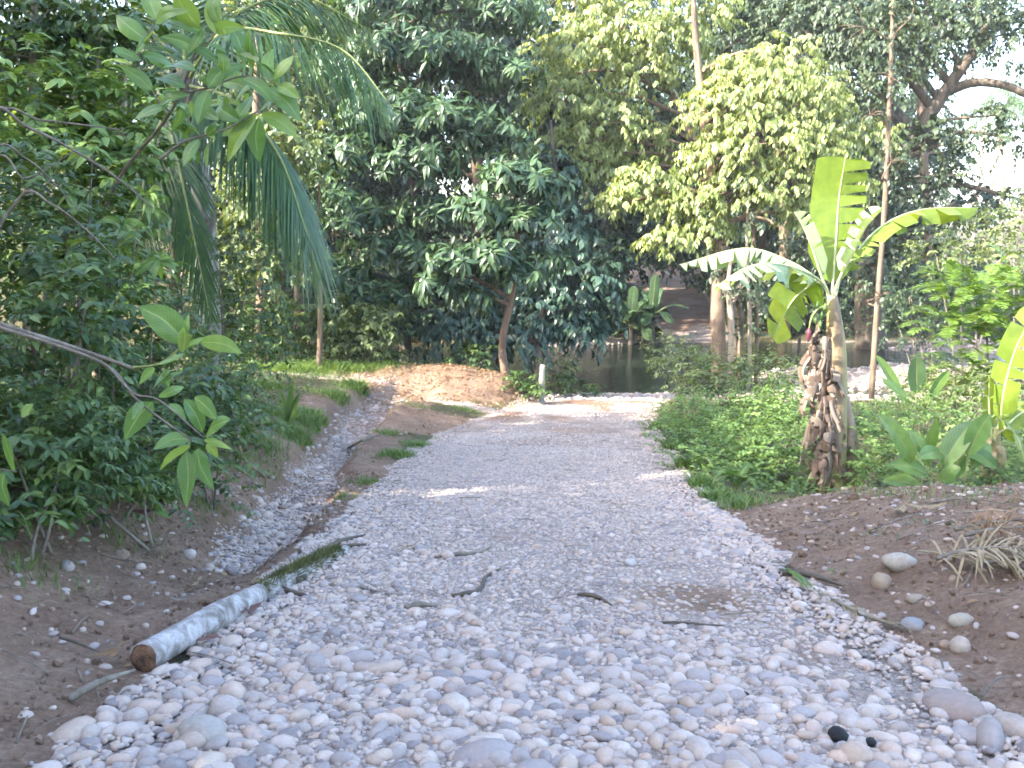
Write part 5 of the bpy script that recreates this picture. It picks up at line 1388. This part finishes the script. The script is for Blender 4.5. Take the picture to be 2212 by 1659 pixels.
gr = MB()
def tuft(px, py, r, n, h, sq=1.0):
    c = G(px, py)
    x = c[0] + rng.normal(0, r * .6, n); y = c[1] + rng.normal(0, r * .6 * sq, n)
    k = ((x < edge_l(y) + .12) | (x > edge_r(y) - .12)) & (gully_mask(x, y) < .5)
    x, y = x[k], y[k]
    fall = np.clip(1.25 - np.hypot(x - c[0], (y - c[1]) / sq) / (r * 1.8), .35, 1)
    gscatter(gr, BLADE, x, y, h * fall * rng.uniform(.6, 1.2, len(x)), .55, 0)
for a in [(795, 868, .5, 1900, .24), (750, 885, .5, 1500, .2), (690, 905, .6, 1500, .18), (650, 945, .5, 1400, .16), (700, 960, .4, 900, .15), (620, 900, .5, 900, .15), (860, 985, .28, 500, .14), (910, 965, .28, 420, .12), (960, 950, .22, 240, .10),
          (1000, 885, .3, 320, .10), (900, 880, .3, 260, .09), (840, 940, .2, 260, .12), (790, 1045, .2, 220, .10), (730, 1080, .2, 160, .09), (560, 960, .5, 500, .16), (520, 1010, .4, 350, .12), (590, 1010, .4, 260, .09), (450, 1095, .3, 200, .09), (250, 1160, .3, 160, .10), (60, 1230, .3, 160, .1),
          (1425, 925, .3, 300, .2), (1440, 970, .25, 340, .22), (1460, 1010, .25, 340, .2), (1500, 1050, .25, 340, .2), (1550, 1080, .22, 300, .18), (1610, 1095, .3, 260, .16), (1700, 1060, .4, 300, .14), (1900, 1072, .4, 120, .1), (2060, 1080, .5, 100, .1),
          (700, 800, 1.2, 2200, .22, .35), (610, 800, 1.0, 1500, .22, .4), (800, 795, .7, 900, .2, .4), (540, 830, .8, 900, .2, .5), (1700, 770, 1.0, 200, .3), (1310, 845, .5, 200, .2)]:
    tuft(*a)
o = gr.build('grass', M['grass'])
o['kind'] = 'stuff'; tag(o, 'patches of short green grass beside the gully, the side track and the road', 'grass')

ug = MB()
def cover(x0, x1, y0, y1, n, size, lift, keep):
    x, y = rng.uniform(x0, x1, n), rng.uniform(y0, y1, n)
    k = keep(x, y); x, y = x[k], y[k]
    gscatter(ug, LEAF_KITE_W, x, y, size * rng.uniform(.5, 1.3, len(x)), 1.3, lift, None, 1)
bare = lambda x, y: (gravel_mask(x, y) < .25) & (soil_mask(x, y) < .35 + .3 * fbm(x * 2, y * 2, 6))
cover(-7, -1.6, 3.5, 13, 16000, .07, .22, lambda x, y: bare(x, y) & (edge_l(y) - x > .9 + .5 * fbm(x, y, 44)))
cover(-9, -1.8, 9, 22, 9000, .08, .14, lambda x, y: bare(x, y) & (fbm(x * .9, y * .9, 15) > -.15))
cover(-22, 1, 20, 24, 9000, .12, .25, bare)
cover(1.6, 9, 9.6, 21, 12000, .07, .16, bare)
cover(1.5, 26, 33.5, 60, 16000, .22, .35, bare)
cover(-30, 8, 34, 60, 16000, .22, .4, bare)
cover(4, 12, 20, 23.5, 1500, .1, .2, lambda x, y: fbm(x, y, 77) > .1)
cover(1.8, 7, 5.0, 9.4, 5000, .035, .03, lambda x, y: (fbm(x * 1.6, y * 1.6, 23) > .2) & (gravel_mask(x, y) < .3))
o = ug.build('undergrowth', M['leaf_thicket'])
o['kind'] = 'stuff'; tag(o, 'low leafy ground cover on the banks and forest floor', 'undergrowth')

lt = MB()
def litter(x0, x1, y0, y1, n, size, keep=None):
    x, y = rng.uniform(x0, x1, n), rng.uniform(y0, y1, n)
    if keep is not None: k = keep(x, y); x, y = x[k], y[k]
    gscatter(lt, LEAF_MID, x, y, size * rng.uniform(.5, 1.2, len(x)), 1, .012, None, 1)
litter(-5, 2, 18.6, 22.8, 9000, .085, lambda x, y: (soil_mask(x, y) > .3))
litter(-2.2, -.2, 14.4, 18, 220, .07)
litter(-5, -1.6, 3, 13, 420, .07, lambda x, y: gravel_mask(x, y) < .7)
litter(1.8, 7, 3, 9.5, 700, .055, lambda x, y: gravel_mask(x, y) < .5)
litter(-1.5, 2.5, 3.5, 20, 160, .05)
litter(.2, 4, 17.0, 21.5, 900, .055)
litter(3, 12, 36, 62, 1500, .2, lambda x, y: gravel_mask(x, y) < .8)
o = lt.build('leaf_litter', M['leaf_dry'])
o['kind'] = 'stuff'; tag(o, 'brown fallen leaves scattered over the mound, banks and track', 'fallen leaves')

# ================================================================== SMALL THINGS
# posts
def post(label, px, py, top_py, r, mat, lean=0.0, seed=0):
    g = G(px, py)
    t = P(px + lean, top_py, g[1])
    q = np.random.default_rng(seed)
    mb = MB(); add_tube(mb, [g - [0, 0, .15], g * .6 + t * .4 + [q.normal(0, .006), 0, 0], t], [r * 1.12, r, r * .8], 16, 9, .16)
    o = mb.build('post', mat, None, g); place(o, g)
    return tag(o, label, 'post')
M['post'] = bark_mat('weathered_post', [(.15, .125, .10), (.32, .285, .245), (.45, .41, .365)], 9, .12)
post('short pale weathered post by the ford', 1168, 870, 788, .07, M['post'], 4, 1)
post('dark mossy post half hidden by the pale bush at the ford', 1468, 912, 848, .07, M['bark_dark'], -3, 2)
post('thin dark stake standing in the creek right of the ford', 1484, 812, 768, .05, M['bark_dark'], 0, 3)
post('dark stake in the creek left of the banana stem', 1724, 792, 728, .06, M['bark_dark'], 3, 4)

# the fallen log
a, z = G(312, 1450), G(748, 1196)
a, z = a + [0, 0, .06], z + [0, 0, .03]
L = z - a
ax = unit(L)
root = thing('fallen_log', 'fallen log with white lichen bark and a rusty cut end along the road edge', 'log', a - [0, 0, .06])
bb = a - [0, 0, .06]
M['log_bark'] = bark_mat('lichen_log_bark', [(.10, .085, .07), (.22, .20, .185), (.40, .38, .38), (.52, .50, .51)], 11, .8, .9, .6)
mb = MB(); add_tube(mb, [a, a + L * .2 + [.006, 0, .012], a + L * .42 + [-.012, 0, .006], a + L * .68 + [.012, 0, .0], z], [.066, .064, .067, .058, .057, .048, .03], 44, 20, .10)
mb.build('bark', M['log_bark'], root, bb)
m, nt, bs, out_ = mat_new('cut_wood')
wv = nt.nodes.new('ShaderNodeTexNoise'); wv.inputs['Scale'].default_value = 22; nt.links.new(coords(nt), wv.inputs['Vector'])
nt.links.new(ramp(nt, [(.3, (.05, .028, .018)), (.55, (.14, .07, .038)), (.75, (.22, .13, .075))], wv.outputs['Fac']), bs.inputs['Base Color']); bs.inputs['Roughness'].default_value = .9
bump(nt, bs, noise(nt, 30, 4, .6, coords(nt)), .8, .03)
mb = MB(); add_tube(mb, [a - ax * .012, a - ax * .004, a + ax * .004], [.040, .058, .064], 6, 18, .12); mb.build('cut_end', m, root, bb)
ms = MB()
n = 6500
t = np.clip(rng.normal(.70, .12, n), .46, .93); an = rng.normal(1.65, .75, n)
sx = unit(np.cross(ax, [0, 0, 1.0])); sz = np.cross(sx, ax)
pos = a + L * t[:, None] + (.062 - .022 * t[:, None]) * (np.cos(an)[:, None] * sx + np.sin(an)[:, None] * sz)
put(ms, BLADE, pos, np.cos(an)[:, None] * sx + np.sin(an)[:, None] * sz + rng.normal(0, .7, (n, 3)), rng.normal(0, 1, (n, 3)), rng.uniform(.02, .055, n) * (1 + .8 * (rng.random(n) < .05)))
M['moss'] = leaf_mat('moss', [(.05, .058, .025), (.105, .115, .045), (.2, .2, .08)], .25, .9)
ms.build('moss', M['moss'], root, bb)['kind'] = 'stuff'
for pts in ([(640, 1270), (705, 1215), (745, 1190), (792, 1186)], [(690, 1205), (740, 1178), (788, 1166)], [(576, 1272), (620, 1288), (664, 1300)]):
    g = [G(*q) + [0, 0, .035] for q in pts]
    mb = MB(); add_tube(mb, g, [.026, .018, .008], 16, 8, .2); mb.build('broken_branch', M['bark_dark'], root, bb)

# sticks lying about
def stick(label, pts, r, mat='bark_dark', lift=.03, cat='stick'):
    r = r * .85
    g = [G(*q) + [0, 0, lift + r * .5 + (.012 if i % 2 else 0)] for i, q in enumerate(pts)]
    mb = MB(); add_tube(mb, g, [r, r * 1.1, r * .4], 16, 7, .25)
    o = mb.build('stick', M[mat], None, g[0]); place(o, g[0])
    return tag(o, label, cat)
stick('curved grey stick lying across the middle of the road', [(940, 1216), (990, 1212), (1030, 1206), (1062, 1196)], .016, 'twig')
stick('dark crooked stick in the middle of the road', [(975, 1302), (1020, 1298), (1040, 1284), (1050, 1262), (1082, 1240)], .015)
stick('short dark stick right of the crooked stick', [(1248, 1298), (1285, 1305), (1322, 1322)], .014)
stick('long thin dark stick on the bare patch at right of the road', [(1412, 1360), (1470, 1364), (1578, 1367)], .008)
stick('curled strip of grey bark on the left of the road', [(876, 1330), (905, 1326), (944, 1324)], .02, 'twig')
stick('dark bark strip at the right edge of the gravel', [(1690, 1252), (1740, 1258), (1822, 1280)], .022)
stick('grey stick lying in the gully', [(752, 974), (785, 958), (826, 944)], .022, 'twig')
stick('flat grey branch just before the cut end of the log', [(150, 1530), (215, 1500), (292, 1466)], .017, 'twig')
stick('thin dark stick on the left dirt bank', [(130, 1392), (170, 1410), (215, 1424)], .008)
stick('thin pale twig across the soil heap at right', [(1880, 1155), (1960, 1130), (2060, 1098)], .006, 'twig')
stick('long pale twig along the crest of the soil heap', [(2000, 1096), (2090, 1090), (2212, 1104)], .007, 'twig')
stick('pale twig at the right end of the soil crest', [(2080, 1118), (2150, 1116), (2225, 1126)], .008, 'twig')
stick('bent pale twig beside the grey flat stone', [(1968, 1318), (2000, 1312), (2030, 1345)], .005, 'twig')
stick('small stick lying in the soil at the lower right', [(2120, 1520), (2150, 1490), (2180, 1478)], .005, 'twig')
stick('thick dark branch washed up on the creek shore', [(1300, 848), (1350, 842), (1390, 834), (1430, 826)], .075, 'bark_dark', .03)
stick('short stick in the water beside the ford', [(1230, 816), (1245, 800), (1252, 790)], .03, 'bark_dark', .02)

tg = MB()
for i in range(420):
    if i < 240: x_, y_ = rng.uniform(1.9, 6.2), rng.uniform(3.2, 9.3)
    elif i < 340: x_, y_ = rng.uniform(-3.6, -1.5), rng.uniform(3.2, 9)
    else: x_, y_ = rng.uniform(-1.4, 1.9), rng.uniform(3.4, 14)
    a_ = rng.random() * 3.14; l_ = rng.uniform(.03, .16); r_ = rng.uniform(.0015, .005)
    p_ = np.array([[x_ + math.cos(a_) * l_ * t_, y_ + math.sin(a_) * l_ * t_, 0] for t_ in (-1, 0, 1)])
    p_[:, 2] = terrain(p_[:, 0], p_[:, 1]) + (.012 if i < 340 else .04); p_[1, 2] += rng.uniform(0, .02)
    add_tube(tg, p_, [r_, r_, r_ * .6], 5, 4, 0)
o = tg.build('twig_litter', M['twig']); o['kind'] = 'stuff'; tag(o, 'small broken twigs strewn over the soil and the track', 'twigs')

# dead leaves one can pick out
def dead_leaf(label, px, py, L, w, ang, mat, seed, curl=.5):
    g = G(px, py) + [0, 0, .035]
    dv = np.array([math.cos(ang), math.sin(ang), 0])
    mb, c = blade([g - dv * L / 2 + [0, 0, .03], g + [0, 0, .01], g + dv * L / 2 + [0, 0, .045]], w, (0, 0, 1), .4, .7, curl, 14, lambda s: np.clip(np.sin(np.pi * s ** .8), .03, 1), seed, (3, 6))
    o = mb.build('dead_leaf', mat, None, g); place(o, g)
    return tag(o, label, 'leaf')
dead_leaf('large purple-brown dead leaf leaning on the white part of the log', 432, 1398, .30, .12, -.5, M['leaf_purple'], 1)
dead_leaf('purple-brown dead leaf beside the middle of the log', 532, 1338, .18, .13, .4, M['leaf_purple'], 2)
dead_leaf('small orange-brown leaf on the road above the sticks', 880, 1196, .16, .06, .1, M['leaf_dry'], 3)
dead_leaf('reddish dead leaf at the foot of the left thicket', 312, 1122, .22, .12, .2, M['leaf_purple'], 4)
dead_leaf('curled pale leaf on the dirt bank beside the log', 424, 1280, .14, .06, 1.4, M['frond_dry'], 5)
dead_leaf('folded grey leaf on the dirt bank behind the log', 395, 1312, .16, .08, .2, M['twig'], 6)
dead_leaf('reddish-brown leaf beside the cut end of the log', 240, 1432, .16, .07, .9, M['leaf_dry'], 7)
dead_leaf('dark dead leaf at the left edge by the thicket', 30, 1050, .22, .10, 1.2, M['leaf_purple'], 8)
dead_leaf('bleached torn leaf on the crest of the soil heap', 1940, 1112, .26, .10, .7, M['frond_dry'], 9, .9)
dead_leaf('bleached crumpled leaf beside the torn one on the soil crest', 2000, 1108, .3, .09, -.1, M['frond_dry'], 10, .8)
dead_leaf('curled tan leaf on the left shoulder of the soil heap', 1742, 1140, .17, .08, 1.3, M['frond_dry'], 11, .9)
dead_leaf('grey flat leaf at the gravel edge below the soil heap', 1690, 1232, .2, .12, .3, M['twig'], 12)

# dry palm fronds
def dry_frond(label, pts, L, n, mat, w=.016, lift=.05, **kw):
    p = [G(px, py) + [0, 0, lift] for px, py in pts]
    root = thing('dry_frond', label, 'palm frond', p[0])
    frond(root, p[0], p, L, w, mat, M['twig'], n, 'rib', r=.012, **kw)
    return root
dry_frond('dry tan palm frond lying on the soil heap at right, leaflets hanging forward', [(2020, 1246), (2080, 1228), (2150, 1222), (2260, 1226)], .36, 34, M['frond_dry'], lift=.1, angle=75, droop=.35, down=.1, jit=.22)
dry_frond('brown palm frond heaped behind the tan one at the right edge', [(2060, 1180), (2120, 1166), (2190, 1158), (2280, 1150)], .32, 40, M['leaf_dry'], .012, .1, angle=50, droop=.4, jit=.3)
dry_frond('crushed brown frond on top of the soil crest at the right edge', [(2080, 1205), (2140, 1192), (2200, 1186), (2290, 1180)], .3, 40, M['leaf_dry'], .012, .13, angle=60, droop=.5, jit=.35)
dry_frond('short tan frond tip poking from the frond heap', [(2130, 1240), (2175, 1230), (2215, 1232), (2270, 1240)], .26, 26, M['frond_dry'], .014, .06, angle=65, droop=.3, jit=.25)
dry_frond('grey dry frond lying along the right gravel edge', [(1730, 1280), (1800, 1310), (1870, 1345), (1960, 1372)], .22, 44, M['frond_dry'], .006, .03, angle=22, droop=.25, jit=.12)
dry_frond('fibrous grey frond piece on the left of the road', [(700, 1272), (760, 1278), (820, 1290), (885, 1300)], .18, 30, M['twig'], .006, .025, angle=20, droop=.2, jit=.12)
p0 = G(1680, 1238)
root = thing('green_blade', 'few yellow-green palm leaflets dropped on the right gravel edge', 'leaf', p0)
for i, (x1, y1) in enumerate([(1745, 1282), (1752, 1290), (1736, 1266), (1765, 1285)]):
    p1 = G(x1, y1)
    mb, c = blade([p0 + [0, 0, .03], (p0 + p1) / 2 + [0, 0, .06], p1 + [0, 0, .02]], .022, (0, -.3, 1), 0, .3, .1, 10, None, i); mb.build('leaflet', M['leaf_feather'], root, p0)

# single stones that stand out
def big_stone(label, px, py, w, flat, tone, seed, mat='stone'):
    g = G(px, py)
    me = stone_mesh(seed, flat)
    if tone is not None:
        m_, nt_, bs_, o_ = mat_new('boulder'); co_ = coords(nt_)
        nt_.links.new(mixc(nt_, ramp(nt_, [(.45, (0, 0, 0)), (.7, (.75, .75, .75))], noise(nt_, 1.6, 5, .7, co_)), mixc(nt_, .5, tone, ramp(nt_, [(.3, (.6, .56, .52)), (.7, (1.2, 1.18, 1.15))], noise(nt_, 2.5, 6, .7, co_)), 'MULTIPLY'), (.24, .165, .12) if tone[0] > .05 else tone), bs_.inputs['Base Color'])
        bs_.inputs['Roughness'].default_value = .85; bump(nt_, bs_, noise(nt_, 8, 5, .65, co_), .2, .05)
        me.materials.clear(); me.materials.append(m_)
    o = bpy.data.objects.new('stone', me); COL.objects.link(o)
    place(o, g + [0, .02, w * flat * .3 + (.03 if abs(g[0]) < 1.6 else 0)]); o.scale = (w, w, w); o.rotation_euler = (.1, -.08, seed * 1.7)
    return tag(o, label, 'stone')
big_stone('smooth egg-shaped tan stone on the soil heap', 1908, 1268, .072, .82, (0.294, 0.230, 0.166), 71)
big_stone('pale half-buried stone above the egg-shaped one', 1946, 1225, .105, .6, (0.358, 0.333, 0.281), 72)
big_stone('flat grey stone at the gravel edge', 1974, 1358, .085, .4, (0.230, 0.243, 0.262), 73)
big_stone('pale stone with dark underside on the soil at right', 2080, 1350, .06, .62, (0.333, 0.301, 0.243), 74)
big_stone('rounded cream stone standing on the soil by the gravel corner', 2078, 1408, .055, .9, (0.358, 0.307, 0.256), 75)
big_stone('small orange-tan stone touching the cream one', 2045, 1402, .035, .7, (0.307, 0.217, 0.141), 76)
big_stone('large low pinkish boulder at the right gravel edge', 2062, 1545, .13, .42, (0.269, 0.217, 0.198), 77)
big_stone('pale boulder at the lower right edge', 2140, 1578, .055, .6, (0.371, 0.333, 0.281), 78)
big_stone('cream boulder cut by the right edge', 2200, 1590, .085, .65, (0.358, 0.307, 0.269), 79)
big_stone('small tan stone under the dry frond', 2062, 1258, .03, .75, (0.320, 0.243, 0.166), 80)
big_stone('angular pale stone right of the egg-shaped one', 1984, 1302, .06, .5, (0.269, 0.224, 0.179), 81)
big_stone('white stone lying alone on the road', 1362, 1232, .045, .7, (0.422, 0.409, 0.397), 82)
big_stone('broad flat cream stone among the cobbles at lower left', 440, 1610, .10, .45, (0.333, 0.313, 0.288), 83)
big_stone('charred black lump on the gravel, the larger one', 1812, 1618, .036, .85, (0.009, 0.009, 0.011), 84)
big_stone('charred black lump on the gravel, the smaller one', 1882, 1632, .022, .8, (0.009, 0.009, 0.011), 85)
big_stone('dark crumb on the gravel left of the black lumps', 1612, 1525, .020, .7, (0.016, 0.016, 0.017), 86)

# ================================================================== haze volume added to lift the dark tones
m = bpy.data.materials.new('lifting_haze'); m.use_nodes = True
nt = m.node_tree
nt.nodes.remove(nt.nodes['Principled BSDF'])
pv = nt.nodes.new('ShaderNodeVolumePrincipled')
pv.inputs['Color'].default_value = (.93, .96, 1, 1)
pv.inputs['Density'].default_value = .0007
pv.inputs['Anisotropy'].default_value = .2
nt.links.new(pv.outputs[0], nt.nodes['Material Output'].inputs['Volume'])
zs = [v.co.z for v in ground.data.vertices]
x0, x1, y0, y1, z0, z1 = min(gx) - 2, max(gx) + 2, min(gy) - 2, max(gy) + 2, min(zs) - 1, max(22.0, max(zs) + 2)
v = [(a, b, c) for c in (z0, z1) for b in (y0, y1) for a in (x0, x1)]
me = bpy.data.meshes.new('haze')
me.from_pydata(v, [], [(0, 2, 3, 1), (4, 5, 7, 6), (0, 1, 5, 4), (2, 6, 7, 3), (0, 4, 6, 2), (1, 3, 7, 5)])
me.materials.append(m)
hz = bpy.data.objects.new('haze', me); COL.objects.link(hz)
hz['kind'] = 'stuff'; tag(hz, 'thin pale haze added to lift the dark tones', 'haze')
SC.cycles.volume_bounces = 0
